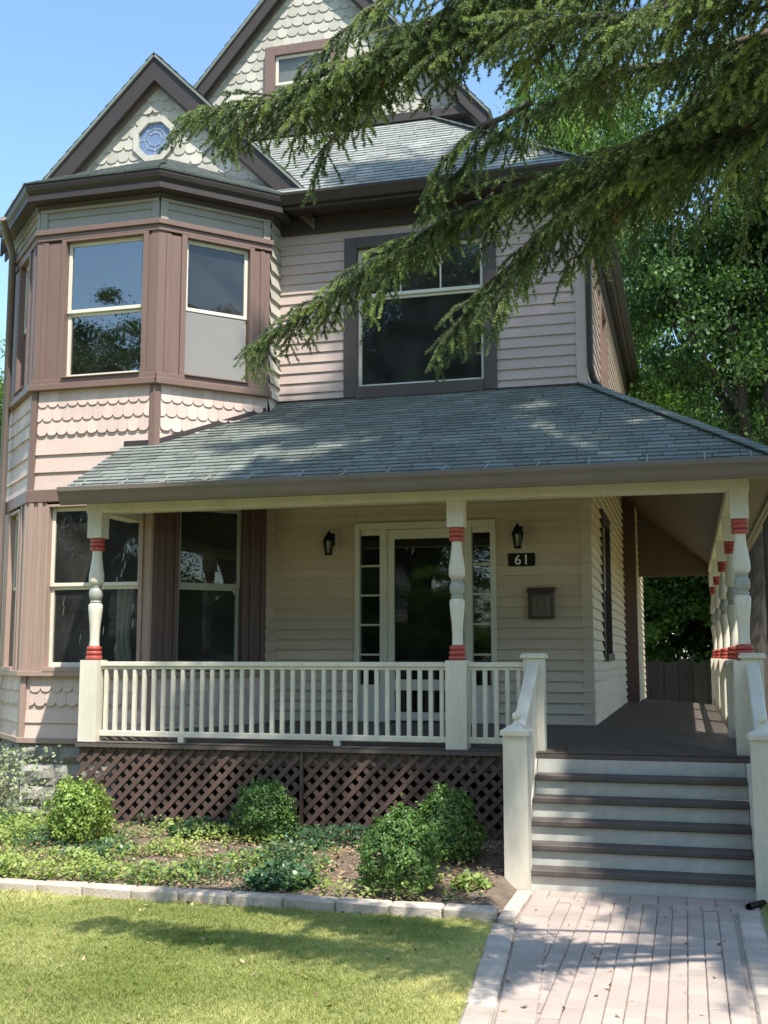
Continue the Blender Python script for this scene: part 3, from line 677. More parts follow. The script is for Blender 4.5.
# ------------------------------------------------------------------ posts and railings
def porch_post(x, y, zf):
    mb = MB(); s = .097
    mb.box(x-s, x+s, y-s, y+s, zf, 1.78); s = .078; mb.box(x-s, x+s, y-s, y+s, 3.0, 3.256)
    mb.lathe((x,y,0), [(.05,1.92),(.047,2.0),(.053,2.12),(.068,2.25),(.072,2.31),(.066,2.335),(.05,2.345)], 20)
    mb.lathe((x,y,0), [(.05,2.525),(.07,2.54),(.077,2.57),(.075,2.63),(.062,2.72),(.05,2.80),(.047,2.86),(.05,2.87)], 20)
    p = part(mb, 'porch_post', M['cream'])
    def tor(z, r, h): return [(.05,z-h/2),(r*.9,z-h/2+.004),(r,z-h/4),(r,z+h/4),(r*.9,z+h/2-.004),(.05,z+h/2)]
    mb = MB()
    for z in (1.805, 1.85, 1.895): mb.lathe((x,y,0), tor(z, .083-(z-1.8)*.1, .046), 20)
    mb.build('red_collar', M['red'], p)
    mb = MB()
    for z in (2.893, 2.938, 2.978): mb.lathe((x,y,0), tor(z, .072, .045), 20)
    mb.build('red_collar', M['red'], p)
    mb = MB(); mb.lathe((x,y,0), [(.045,2.343),(.058,2.35),(.058,2.365),(.048,2.372),(.055,2.38),(.068,2.41),(.07,2.44),(.066,2.475),(.052,2.497),(.048,2.5),(.057,2.506),(.057,2.52),(.045,2.527)], 20); mb.build('ball', M['ballgrey'], p)
    return p
pp = porch_post(-5.735, 10.15, .96); clone(pp, (-2.035+5.735, 0, 0), HOUSE); clone(pp, (.47+5.735, 0, 0), HOUSE)
PY = [10.15, 12.15, 14.75, 17.5, 20.1]
for y in PY[1:]: clone(pp, (.47+5.735, y-10.15, 0), HOUSE)
BAL = None
def railing(p, q, n):
    global BAL
    p, q = Vector((*p,0)), Vector((*q,0)); d = (q-p).normalized(); mb = MB()
    z = Vector((0,0,1))
    mb.bar(p+z*1.742, q+z*1.742, .075, .045); mb.bar(p+z*1.705, q+z*1.705, .045, .03); mb.bar(p+z*1.065, q+z*1.065, .055, .055)
    k = 0; Ln = (q-p).length
    for t in (.25, .7):
        if Ln > 1.5: c = p+d*Ln*t; mb.box(c.x-.03, c.x+.03, c.y-.03, c.y+.03, .98, 1.04)
    rl = part(mb, 'porch_railing', M['cream'], bevel=.005)
    for k in range(n):
        c = p+(q-p)*((k+.5)/n)
        if BAL is None:
            m2 = MB(); m2.box(c.x-.019, c.x+.019, c.y-.019, c.y+.019, 1.09, 1.692); BAL = m2.build('baluster', M['cream'], rl, .003); BAL0 = Vector(WL[BAL.name])
        else: clone(BAL, c+Vector((0,0,WL[BAL.name].z))-WL[BAL.name], rl)
railing((-5.638,10.15), (-2.132,10.15), 34)
railing((-1.938,10.15), (-1.425,10.15), 5)
for a, b in zip(PY[:-1], PY[1:]): railing((.47,a+.097), (.47,b-.097), max(4, int((b-a)/.2)))
# stair handrails with newel posts
def stair_rail(xc):
    mb = MB(); y0, y1 = 9.0, 10.15; zt0, zt1 = 1.26, 1.80; w = .03
    for dx in (0,):
        mb.prism([(xc-w,y0+.05,.20),(xc-w,y0+.05,zt0-.10),(xc-w,y1-.05,zt1-.08),(xc-w,y1-.05,.85)], (2*w,0,0))
    r = part(mb, 'stair_railing', M['cream'], bevel=.004)
    mb = MB(); mb.bar((xc,y0+.07,zt0-.06), (xc,y1-.07,zt1-.05), .105, .05); mb.build('handrail', M['cream'], r, .008)
    mb = MB(); s = .095; mb.box(xc-s, xc+s, y0-s, y0+s, .0, 1.2); s = .115; mb.box(xc-s, xc+s, y0-s, y0+s, 1.2, 1.235); mb.mesh([(xc-s,y0-s,1.235),(xc+s,y0-s,1.235),(xc+s,y0+s,1.235),(xc-s,y0+s,1.235),(xc,y0,1.305)], [(0,1,4),(1,2,4),(2,3,4),(3,0,4)])
    nw = mb.build('newel_post', M['cream'], r)
    mb = MB(); mb.lathe((xc,y0,0), [(.022,1.28),(.026,1.30),(.018,1.31)] + [(.036*math.sin(a), 1.345-.036*math.cos(a)) for a in np.linspace(.45,3.0,9)], 14); mb.build('finial', M['cream'], r)
    mb = MB(); s = .09; mb.box(xc-s, xc+s, y1-s, y1+s, .9, 1.80); s = .112; mb.box(xc-s, xc+s, y1-s, y1+s, 1.80, 1.83); s = .1; mb.box(xc-s, xc+s, y1-s, y1+s, 1.83, 1.845); mb.build('newel_post', M['cream'], r, .003)
    return r
sr = stair_rail(-1.335); clone(sr, (.525+1.335, 0, 0), HOUSE)
# downspouts
mb = MB(); mb.tube([(-7.8,11.3,7.05),(-7.86,11.5,6.9),(-7.9,11.68,6.75),(-7.9,11.70,.3),(-7.92,11.6,.15)], .045, 8); part(mb, 'downspout', M['gutter'])
mb = MB(); mb.tube([(.93,9.85,3.36),(.93,9.88,3.3),(.78,10.1,3.1),(.70,10.2,2.95),(.70,10.2,.2)], .036, 8); part(mb, 'downspout', M['dark'])

# ------------------------------------------------------------------ small things on the porch wall
def lantern(x, z, label):
    t = thing('wall_lantern', (x, YW-.02, z), label, 'lamp', 'black lanterns beside the front door')
    mb = MB(); mb.box(x-.075, x+.075, YW-.045, YW-.02, z-.06, z+.17); mb.build('mounting_block', M['tan'], t, .004)
    mb = MB(); mb.box(x-.045, x+.045, YW-.06, YW-.045, z-.02, z+.12); mb.tube([(x,YW-.06,z+.10),(x,YW-.10,z+.135),(x,YW-.14,z+.12)], .011, 6)
    mb.build('bracket', M['black'], t)
    c = (x, YW-.14, z); mb = MB()
    mb.lathe(c, [(.03,-.135),(.042,-.13),(.044,-.115),(.035,-.11)], 8)
    mb.lathe(c, [(.066,.02),(.07,.03),(.05,.07),(.034,.10),(.02,.115),(.012,.135),(.004,.15)], 8)
    for k in range(6):
        a = k*math.pi/3; ca, sa = math.cos(a), math.sin(a); mb.bar((x+.037*ca,YW-.14+.037*sa,z-.115), (x+.06*ca,YW-.14+.06*sa,z+.025), .007, .007)
    mb.build('cage', M['black'], t)
    mb = MB(); mb.lathe(c, [(.032,-.11),(.054,.02)], 6); mb.build('lamp_glass', M['lampgl'], t)
lantern(-3.93, 3.10, 'black carriage lantern on the tan wall left of the front door')
lantern(-1.76, 3.12, 'black carriage lantern directly above the house number plaque')
t = thing('house_number', (-1.735,YW-.025,2.87), 'black rectangular plaque with white number 61 on the porch wall', 'sign')
mb = MB(); mb.box(-1.885, -1.585, YW-.037, YW-.025, 2.80, 2.945); mb.build('plaque', M['black'], t, .003)
def digit(ch, x):
    cu = bpy.data.curves.new('digit', 'FONT'); cu.body = ch; cu.size = .15; cu.extrude = .003; cu.align_x = 'CENTER'; cu.offset = .002
    o = bpy.data.objects.new('digit', cu); COL.objects.link(o); bpy.context.view_layer.update()
    me = bpy.data.meshes.new_from_object(o); bpy.data.objects.remove(o); bpy.data.curves.remove(cu); me.materials.append(M['num'])
    d = bpy.data.objects.new('digit', me); COL.objects.link(d); d.parent = t; d.rotation_euler = (R(90),0,0)
    d.location = Vector((x,YW-.0405,2.82))-Vector(t.location)
digit('6', -1.775); digit('1', -1.685)
t = thing('mailbox', (-1.52,YW-.02,2.22), 'dark bronze wall mailbox with an embossed front, beneath the number plaque', 'mailbox')
mb = MB(); mb.box(-1.66, -1.38, YW-.12, YW-.02, 2.22, 2.53); mb.build('body', M['bronze'], t, .006)
mb = MB(); mb.prism([(-1.672,YW-.02,2.565),(-1.672,YW-.13,2.535),(-1.672,YW-.135,2.50),(-1.672,YW-.02,2.531)], (.304,0,0)); mb.build('lid', M['bronze'], t, .003)
mb = MB(); y = YW-.124
mb.box(-1.615, -1.425, y, y+.006, 2.25, 2.47); mb.build('front_plate', M['bronze2'], t, .004)
mb = MB()
for a, b in (((-1.56,2.45),(-1.52,2.41)), ((-1.48,2.45),(-1.52,2.41)), ((-1.56,2.45),(-1.56,2.30)), ((-1.48,2.45),(-1.48,2.30)), ((-1.56,2.30),(-1.52,2.27)), ((-1.48,2.30),(-1.52,2.27))): mb.bar((a[0],y-.003,a[1]), (b[0],y-.003,b[1]), .008, .006)
mb.build('emblem', M['bronze'], t)
# things behind the lower bay window
def drape(x0, x1, y, z0, z1, n, m, name, label, cat, amp=.02, taper=0):
    vs = []; nu, nv = n*8, 14
    for j in range(nv+1):
        for i in range(nu+1):
            s = i/nu; v = j/nv; k = 1-taper*(math.sin(v*math.pi*.9))
            vs.append((x0+(x1-x0)*s*k, y+amp*math.sin(s*n*2*math.pi+1.2*math.sin(v*3)), z1-(z1-z0)*v))
    mb = MB(); W = nu+1
    mb.mesh(vs, [(j*W+i, j*W+i+1, (j+1)*W+i+1, (j+1)*W+i) for j in range(nv) for i in range(nu)], smooth=True)
    o = mb.build(name, m); md = o.modifiers.new('thickness', 'SOLIDIFY'); md.thickness = .004
    return tag(o, label, cat)
drape(-6.05, -5.80, 11.15, 1.72, 2.62, 3, M['curtain'], 'lace_curtain', 'pale lace curtain gathered inside the lower bay window', 'curtain', .02, .35)
t = thing('armchair', (-5.75,11.45,1.05), 'blue-grey upholstered chair glimpsed through the lower bay window', 'chair')
mb = MB(); mb.prism([(-5.98,11.3,1.05),(-5.55,11.3,1.05),(-5.5,11.3,2.25),(-5.62,11.3,2.34),(-5.8,11.3,2.22),(-5.93,11.3,1.75)], (0,.12,0)); mb.build('backrest', M['blue'], t, .03)
mb = MB(); mb.box(-5.98, -5.5, 11.43, 11.85, 1.06, 1.5); mb.build('seat', M['blue'], t, .03)

# ------------------------------------------------------------------ ground, walk, edging
mb = MB(); G = 40
def gz(x, y): return 0
mb.face([(-150,-150,-.006),(150,-150,-.006),(150,250,-.006),(-150,250,-.006)]); tag(mb.build('ground', M['ground']), 'grassy ground around the house', 'ground', kind='structure')
mb = MB(); mb.box(-60,60,-11,-3.5,-.004,-.002); mb.box(-60,60,-3.5,-3.38,-.004,.12); tag(mb.build('road', mat('asphalt',(.05,.05,.052),.9,n=.2,ns=2,bump=.2)), 'asphalt street in front of the lawn', 'road', kind='structure')
# planting bed, raised mulch
nx, ny = 90, 40; vs = []
from mathutils import noise as mn
for j in range(ny+1):
    for i in range(nx+1):
        x = -9.5+(8.25)*i/nx; y = 8.02+2.6*j/ny
        z = .06+.14*min(1,(y-8.02)/1.9)+.035*mn.noise(Vector((x*3,y*3,0)))+.02*mn.noise(Vector((x*9,y*9,3)))
        if j == 0: z = .04
        if x > -1.42: z = min(z, .035)
        vs.append((x,y,z))
mb = MB(); W = nx+1; mb.mesh(vs, [(j*W+i, j*W+i+1, (j+1)*W+i+1, (j+1)*W+i) for j in range(ny) for i in range(nx)], smooth=True)
tag(mb.build('planting_bed', M['mulch']), 'mulched planting bed below the porch lattice', 'planting bed', kind='structure')
def bedz(x, y): return .06+.14*min(1,(y-8.02)/1.9)+.035*mn.noise(Vector((x*3,y*3,0)))
# walkway of pavers
mb = MB(); WX0, WX1 = -1.2, .26
def wl(y): return WX0+max(0,8.1-y)*.09
mb.box(-1.42, .5, 3.5, 9.06, -.05, -.002, 1)
def paver(x0, x1, y0, y1, h=.012, sk=0):
    g = .0022; z = h+random.uniform(-.0025,.0025); b = .006; r = random.random()
    x0 += g; x1 -= g; y0 += g; y1 -= g
    t = [random.uniform(-.0012,.0012) for _ in range(4)]
    vs = [(x0,y0,-.01),(x1,y0,-.01),(x1,y1,-.01),(x0,y1,-.01),(x0,y0,z-b),(x1,y0,z-b),(x1,y1,z-b),(x0,y1,z-b),(x0+b,y0+b,z+t[0]),(x1-b,y0+b,z+t[1]),(x1-b,y1-b,z+t[2]),(x0+b,y1-b,z+t[3])]
    vs = [(a+sk*(c-y0)/(y1-y0), c, e) for a, c, e in vs]
    fs = [(8,9,10,11)]+[(a,(a+1)%4,(a+1)%4+4,a+4) for a in range(4)]+[(a+4,(a+1)%4+4,(a+1)%4+8,a+8) for a in range(4)]
    mb.mesh(vs, fs, 0, r)
y = 3.5
while y < 8.62: paver(wl(y), wl(y)+.205, y, y+.1025, sk=wl(y+.1025)-wl(y)); y += .1025
x = WX0+.205; k = 0
while x < WX1-.03:
    y = 3.5-((k*3) % 5)*.04; wide = False; x2 = min(x+(.207 if wide else .1035), WX1)
    while y < 8.62:
        xa = max(x, wl(y+.1)+.205)
        if x2-xa > .02:
            if wide: paver(xa, x2, y, min(y+.1025, 8.62)); paver(xa, x2, min(y+.1025, 8.6), min(y+.205, 8.62))
            else: paver(xa, x2, y, min(y+.165, 8.62))
        y += .165
    x = x2; k += 1
y = 8.62
while y < 9.05:   # crosswise rows in front of the steps
    x = -1.2-(.1 if int(y*10) % 2 else 0)
    while x < .42: paver(max(x,-1.2), min(x+.205,.44), y, min(y+.145,9.055)); x += .205
    y += .145
tag(mb.build('walkway', [M['paver'], M['joint']]), 'pink-grey brick paver walkway leading to the porch steps', 'walkway', kind='structure')
def stone_block(name, x0, x1, y0, y1, z0, z1, label, cat, group):
    mb = MB(); nx = 6; c = [x0,x1]; vs = []
    jit = lambda s: random.uniform(-s,s)
    mb.box(x0+.004, x1-.004, y0, y1, z0, z1)
    o = mb.build(name, M['kerb'], None, .014)
    for v in o.data.vertices: v.co += Vector((jit(.003), jit(.006), jit(.004)))
    a = o.data.attributes['rnd'] if 'rnd' in o.data.attributes else None
    r = random.random()
    if a:
        for d_ in a.data: d_.value = r
    o.rotation_euler = (jit(.015), jit(.015), jit(.012))
    return tag(o, label, cat, group)
ords = ['first','second','third','fourth','fifth','sixth','seventh','eighth','ninth','tenth','eleventh','twelfth','thirteenth','fourteenth','fifteenth']
x = -1.335
for k in range(11):
    w = random.uniform(.37,.43)
    stone_block('edging_block', x-w, x, 7.90, 8.045, -.05, .088, f'{ords[k]} tan edging block from the brick walkway, between lawn and planting bed', 'edging block', 'blocks edging the planting bed'); x -= w
y = 7.86
for k in range(8):
    w = random.uniform(.27,.33)
    o_ = stone_block('border_stone', -1.375+.175*0+wl(y-w/2)+1.2, -1.21+wl(y-w/2)+1.2, y-w, y, -.05, .022, f'{ords[k]} pale border stone along the left side of the walkway, counting from the planting bed', 'border stone', 'stones bordering the walkway beside the lawn'); o_.rotation_euler.z = math.atan(.09); y -= w
y = 7.90
for k in range(3):
    w = .31; stone_block('border_stone', -1.33, -1.205, y, y+w, -.05, .05, ['pale border stone between the brick walkway and the mulch, touching the edging corner', 'pale border stone between the brick walkway and the mulch, midway to the newel post', 'pale border stone between the brick walkway and the mulch, right below the newel post'][k], 'border stone', 'stones bordering the walkway beside the bed'); y += w
y = 8.6
for k in range(8):
    w = random.uniform(.3,.36)
    stone_block('border_stone', .276, .44, y-w, y, -.05, .02, f'{ords[k]} border stone on the right side of the walkway, counting from the steps', 'border stone', 'stones bordering the right of the walkway'); y -= w
# drain pipe end
mb = MB(); mb.tube([(.36,8.74,.032),(.50,8.95,.03)], .024, 12, cap=False); mb.tube([(.50,8.95,.03),(.36,8.74,.032)], .020, 12, cap=False)
tag(mb.build('drain_pipe', M['black']), 'black drain pipe end lying at the foot of the steps beside the walkway', 'pipe')

# ------------------------------------------------------------------ grass (stuff)
def clump_h(x,y): return np.array([.7+1.1*max(0,mn.noise(Vector((a*6,b*6,2)))) for a,b in zip(x,y)])
def blades(n, x0, x1, y0, y1, hmin, hmax, keep=None):
    x = RNG.uniform(x0,x1,n); y = RNG.uniform(y0,y1,n)
    if keep is not None:
        k = keep(x,y); x, y = x[k], y[k]; n = len(x)
    h = RNG.uniform(hmin,hmax,n)*clump_h(x,y); a = RNG.uniform(0,2*np.pi,n); l = RNG.normal(0,.8,n)*h; la = RNG.uniform(0,2*np.pi,n); w = RNG.uniform(.0012,.0024,n)
    dx, dy = np.cos(a)*w, np.sin(a)*w; tx, ty = x+np.cos(la)*l, y+np.sin(la)*l; z0 = np.full(n,-.008)
    V = np.stack([np.stack([x-dx,y-dy,z0],1), np.stack([x+dx,y+dy,z0],1), np.stack([x+dx*.8+(tx-x)*.45,y+dy*.8+(ty-y)*.45,h*.62],1), np.stack([tx,ty,h],1), np.stack([x-dx*.8+(tx-x)*.45,y-dy*.8+(ty-y)*.45,h*.62],1)],1)
    # dry patches near the walkway and edging
    p = np.array([mn.noise(Vector((a_*1.1,b_*1.1,5))) for a_, b_ in zip(x,y)])
    dry = np.clip(.36+.6*p+.55*np.exp(-np.abs(x+1.42-np.maximum(0,8.1-y)*.09)/.35)+.35*np.exp(-np.abs(7.9-y)/.12)+RNG.normal(0,.17,n),0,1)
    return V, dry
V1, d1 = blades(480000, -4.7, -1.0, 4.7, 7.91, .012, .034, lambda x, y: x < -1.385+np.maximum(0,8.1-y)*.09+RNG.normal(0,.012,len(x)))
V2, d2 = blades(26000, .455, 1.6, 5., 8.9, .03, .07)
V3, d3 = blades(30000, -6.5, -4.7, 5.5, 7.91, .03, .06)
tag(npmesh('lawn_grass', np.concatenate([V1,V2,V3]).reshape(-1,3), 5, np.concatenate([d1,d2,d3]), M['grass'], org=(-3,6.5,0)), 'short sunlit lawn grass, yellowing along the edging and the walkway', 'grass', kind='stuff')

# ------------------------------------------------------------------ leaves
def leafquads(C, Nrm, size, wid=.55):
    """kite shaped leaf at each centre C with normal Nrm; size (n,)"""
    n = len(C); Nrm = Nrm/np.linalg.norm(Nrm,axis=1,keepdims=True)
    t = RNG.normal(size=(n,3)); t -= Nrm*(t*Nrm).sum(1,keepdims=True); t /= np.linalg.norm(t,axis=1,keepdims=True); b = np.cross(Nrm,t)
    s = size[:,None]; f = .12
    return np.stack([C-t*s*.5, C-t*s*.05+b*s*wid*.5-Nrm*s*f, C+t*s*.5, C-t*s*.05-b*s*wid*.5-Nrm*s*f],1).reshape(-1,3)
def sph(n):
    v = RNG.normal(size=(n,3)); return v/np.linalg.norm(v,axis=1,keepdims=True)
def shrub(name, c, rx, rz, label, m, nl, lsz, group=None, pointed=0., lump=.12):
    t = thing(name, c, label, 'shrub', group)
    d = sph(nl); d[:,2] = np.where((d[:,2] < -.55), -d[:,2], d[:,2])
    lm = np.array([mn.noise(Vector((p[0]*2.3+c[0]*7,p[1]*2.3,p[2]*2.3))) + .5*mn.noise(Vector((p[0]*6+c[0]*3,p[1]*6,p[2]*6))) for p in d])
    r = (1+lump*lm*1.6)*(1-RNG.random(nl)**2.2*.35)
    stray = (RNG.random(nl) < .035); r = r+stray*RNG.uniform(.03,.20,nl)*(d[:,2] > -.2)
    P = d*r[:,None]; up = np.clip(P[:,2],0,None)
    P[:,:2] *= (1-pointed*up)[:,None]
    C = np.array([c[0],c[1],c[2]+rz*.40]) + P*np.array([rx,rx,rz*(1+pointed*.35)*.60])
    C[:,2] = np.maximum(C[:,2], c[2]+.03)
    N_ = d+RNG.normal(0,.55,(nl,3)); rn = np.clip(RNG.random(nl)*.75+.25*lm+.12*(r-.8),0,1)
    npmesh('foliage', leafquads(C,N_,RNG.uniform(.6,1.3,nl)*lsz), 4, rn, m, t, org=c)
    mb = MB()
    for k in range(7):
        a = random.uniform(0,6.28); q = Vector((c[0]+math.cos(a)*rx*.5, c[1]+math.sin(a)*rx*.5, c[2]+rz*.75)); mb.tube([(c[0],c[1],c[2]-.05), Vector((c[0],c[1],c[2]+.1)).lerp(q,.5)+Vector((0,0,.05)), q], [.015,.01,.005], 5)
    mb.build('stem', M['bark'], t); return t
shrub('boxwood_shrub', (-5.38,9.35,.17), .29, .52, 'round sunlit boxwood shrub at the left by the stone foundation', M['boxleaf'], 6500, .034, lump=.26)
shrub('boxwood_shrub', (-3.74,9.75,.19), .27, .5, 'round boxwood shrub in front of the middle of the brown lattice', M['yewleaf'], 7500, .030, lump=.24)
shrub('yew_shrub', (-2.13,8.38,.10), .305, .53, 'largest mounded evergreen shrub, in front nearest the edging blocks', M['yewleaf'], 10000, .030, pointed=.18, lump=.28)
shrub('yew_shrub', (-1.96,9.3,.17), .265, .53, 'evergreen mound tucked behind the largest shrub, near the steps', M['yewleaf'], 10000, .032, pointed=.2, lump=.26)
# low dark vinca-like plant near the edging
def clump(name, c, rx, ry, h, n, m, lsz, label, cat, group=None, kind=None):
    a = RNG.uniform(0,2*np.pi,n); r = np.sqrt(RNG.random(n)); C = np.stack([c[0]+np.cos(a)*r*rx, c[1]+np.sin(a)*r*ry, c[2]+RNG.random(n)*h*(1-.7*r**2)],1)
    o = npmesh(name, leafquads(C, RNG.normal(0,.55,(n,3))+np.array([0,-.3,1]), RNG.uniform(.7,1.3,n)*lsz, .75), 4, RNG.random(n), m, org=c)
    return tag(o, label, cat, group, kind)
clump('low_plant', (-3.05,8.32,.10), .30, .20, .17, 500, M['ivydark'], .058, 'low dark-green leafy plant against the edging blocks, left of the largest shrub', 'plant')
clump('low_plant', (-4.35,9.75,.2), .35, .2, .16, 450, M['ivydark'], .055, 'dark leafy clump at the foot of the lattice, left of the middle boxwood', 'plant')
clump('fern_plant', (-1.62,8.5,.12), .15, .12, .12, 130, M['ivy'], .05, 'small green weed in the mulch beside the left newel post', 'plant')
# ground cover (stuff)
n = 34000; x = RNG.uniform(-9,-1.5,n*2); y = RNG.uniform(8.08,10.05,n*2)
f = np.array([mn.noise(Vector((a*1.4,b*1.9,1)))+.5*mn.noise(Vector((a*4,b*4,7))) for a,b in zip(x,y)])
dens = np.clip(.42+1.5*f-np.clip((x+3.2)/1.2,0,1)*.75,0,1); k = RNG.random(n*2) < dens; x, y, f = x[k], y[k], f[k]; n = len(x)
z = np.array([bedz(a,b) for a,b in zip(x,y)])+RNG.random(n)*np.clip(.05+.14*f+.05,.03,.15)
pt = np.array([mn.noise(Vector((a*1.1+20,b*1.6,4))) for a,b in zip(x,y)])
mi = (pt+RNG.normal(0,.12,n) < -.08).astype(int)
rn = np.clip(.55+.9*pt+RNG.normal(0,.22,n),0,1)
tag(npmesh('ground_cover', leafquads(np.stack([x,y,z],1), RNG.normal(0,.5,(n,3))+np.array([0,-.25,1]), RNG.uniform(.02,.052,n), .62), 4, rn, [M['ivy'],M['ivydark']], mi=mi, org=(-5,9,.1)), 'patchy low green ground cover in the planting bed', 'ground cover', kind='stuff')
n = 5200; x = RNG.uniform(-7,-1.45,n); y = RNG.uniform(8.08,10,n); z = np.array([bedz(a,b) for a,b in zip(x,y)])+RNG.uniform(.005,.04,n)
m_ = 170; x = np.concatenate([x, RNG.uniform(-4.4,.2,m_)]); y = np.concatenate([y, RNG.uniform(5.2,8.9,m_)]); y[-m_:] = np.where(x[-m_:] < -1.2, np.minimum(y[-m_:],7.85), y[-m_:]); z = np.concatenate([z, np.where(x[-m_:] < -1.2, .03, .02)]); n += m_
tag(npmesh('leaf_litter', leafquads(np.stack([x,y,z],1), RNG.normal(0,.4,(n,3))+np.array([0,0,1]), RNG.uniform(.012,.055,n), .5), 4, RNG.random(n), M['drylf'], org=(-4,9,.1)), 'dry brown leaves and bark chips scattered on the mulch, lawn and walkway', 'leaf litter', kind='stuff')
# climbing plant left of the boxwood
t = thing('variegated_shrub', (-6.95,10.2,.15), 'pale variegated straggly shrub at the far left against the stone foundation', 'shrub')
n = 2600; C = np.stack([RNG.normal(-7.0,.32,n), RNG.normal(10.2,.25,n), .15+RNG.random(n)**1.3*.75],1)
npmesh('foliage', leafquads(C, RNG.normal(0,.7,(n,3))+np.array([.2,-.5,.8]), RNG.uniform(.03,.06,n), .6), 4, RNG.random(n), M['vine'], t, org=(-6.95,10.2,.15))
mb = MB()
for k in range(9): mb.tube([(-7+random.uniform(-.1,.1),10.2,.1), (-7+random.uniform(-.4,.4),10.2+random.uniform(-.3,.3),.5), (-7+random.uniform(-.5,.5),10.2+random.uniform(-.3,.3),.9)], [.01,.008,.003], 4)
mb.build('stem', M['twig'], t)

# ------------------------------------------------------------------ broadleaf trees
def tree_meshes(seed, H, cr, nclump, nleaf, lsz, z0=.35, m='leafA'):
    rs = random.Random(seed); mb = MB(); tips = []
    def limb(p, d, L, r, lev):
        pts = [p]; rad = [r]; q = p; dd = d
        for i in range(4):
            dd = (dd+Vector((rs.uniform(-.25,.25),rs.uniform(-.25,.25),rs.uniform(-.05,.18)))).normalized(); q = q+dd*(L/4); pts.append(q); rad.append(r*(1-.18*(i+1)))
        mb.tube(pts, rad, 7 if lev < 2 else 5, cap=False)
        tips.append((q, lev))
        if lev < 3:
            for k in range(3 if lev else 4):
                a = rs.uniform(0,6.28); b = rs.uniform(.5,1.0); e = (dd*math.cos(b)+(dd.cross(Vector((math.cos(a),math.sin(a),.2))).normalized())*math.sin(b)); limb(pts[rs.choice([2,3,4])], (e+Vector((0,0,.15))).normalized(), L*rs.uniform(.55,.75), r*.5, lev+1)
    trunk = [Vector((0,0,0)), Vector((rs.uniform(-.1,.1),rs.uniform(-.1,.1),H*.15)), Vector((rs.uniform(-.2,.2),rs.uniform(-.2,.2),H*.33))]
    r0 = H*.022; mb.tube(trunk, [r0*1.3, r0, r0*.9], 10, cap=False)
    for k in range(4): a = k*1.57+rs.uniform(-.4,.4); limb(trunk[-1], Vector((math.cos(a)*.6,math.sin(a)*.6,1)).normalized(), H*.27, r0*.6, 1)
    limb(trunk[-1], Vector((0,0,1)), H*.32, r0*.75, 0)
    me_t = mb
    tp = np.array([tuple(p) for p, l in tips if l >= 1]); rg = np.random.default_rng(seed)
    cc = tp[rg.integers(0,len(tp),nclump)]+rg.normal(0,cr*.16,(nclump,3))
    # fill the crown shell too
    d = rg.normal(size=(nclump//3,3)); d /= np.linalg.norm(d,axis=1,keepdims=True); ctr = np.array([0,0,H*.66])
    sh = ctr+d*np.array([cr,cr,H*.34])*rg.uniform(.55,1.0,(nclump//3,1)); cc = np.concatenate([cc,sh])
    cr_ = rg.uniform(.25,.62,len(cc))*cr*.19
    idx = rg.integers(0,len(cc),nleaf); g = rg.normal(size=(nleaf,3))*np.array([1,1,.55]); C = cc[idx]+g*cr_[idx][:,None]
    C = C[C[:,2] > H*.12]
    if m == 'leafA': C = C[~((C[:,1] < .4) & (np.abs(C[:,0]) < .75) & (C[:,2] < 6.4) & (rg.random(len(C)) < .3))]
    nl = len(C); cb = rg.random(len(cc))
    nr = rg.normal(0,.6,(nl,3))+np.array([0,0,.8])
    rn = np.clip(cb[idx[:nl]]*.6+rg.random(nl)*.4,0,1)
    return me_t, leafquads(C,nr,rg.uniform(.6,1.3,nl)*lsz,.8), rn
TREES = {}
def tree(kind, loc, scale, rot, label, group='broadleaf trees around the house', cat='tree'):
    nm, args = {'maple': ('maple_tree', (11,10,3.4,250,150000,.078,.35,'leafA')), 'bright': ('broadleaf_tree', (23,10,4.0,210,120000,.085,.35,'leafB')), 'bush': ('hedge_bush', (31,4.2,2.2,150,30000,.10,.2,'leafB'))}[kind]
    t = thing(nm, loc, label, cat, group); t.rotation_euler = (0,0,rot); t.scale = scale if isinstance(scale, tuple) else (scale,)*3
    if kind not in TREES:
        mb, V, rn = tree_meshes(*args); WL[t.name] = Vector((0,0,0))
        tr = mb.build('trunk', M['bark'], t, org=(0,0,0)); cr = npmesh('crown', V, 4, rn, M[args[7]], t); TREES[kind] = (tr, cr)
    else:
        for o in TREES[kind]: c = o.copy(); COL.objects.link(c); c.parent = t; c.location = (0,0,0)
    return t
tree('maple', (1.25,22.5,0), (1.0,1.0,1.45), 0., 'dark maple with a forking trunk behind the right side of the house')
tree('maple', (5.0,24,0), 1.25, 2.0, 'leafy maple at the right edge, close to the pale grey neighbouring house')
tree('bright', (.3,36,0), (1.0,1.0,1.12), 1.1, 'sunlit yellow-green tree in the distance just right of the house side eave')
tree('bright', (-2.9,33,0), (.85,.85,2.05), 2.6, 'tall sunlit tree rising behind the main roof among the spruce boughs')
tree('bright', (4.2,29,0), 1.15, 4.0, 'bright tall tree behind the dark maple at upper right')
tree('bright', (-24,34,0), 1.15, .2, 'distant sunlit tree at the far left picture edge beside the bay tower')
tree('bush', (-1.6,27,-.9), 1.0, .3, 'leafy bush seen through the side porch at its left, behind the fence', 'bushes behind the porch')
tree('bush', (.3,28,-.9), 1.2, 1.7, 'leafy bush seen through the side porch at its middle, behind the fence', 'bushes behind the porch')
tree('bush', (2.4,26.5,-.9), 1.15, 3.3, 'leafy bush seen through the side porch at its right, behind the porch posts', 'bushes behind the porch')
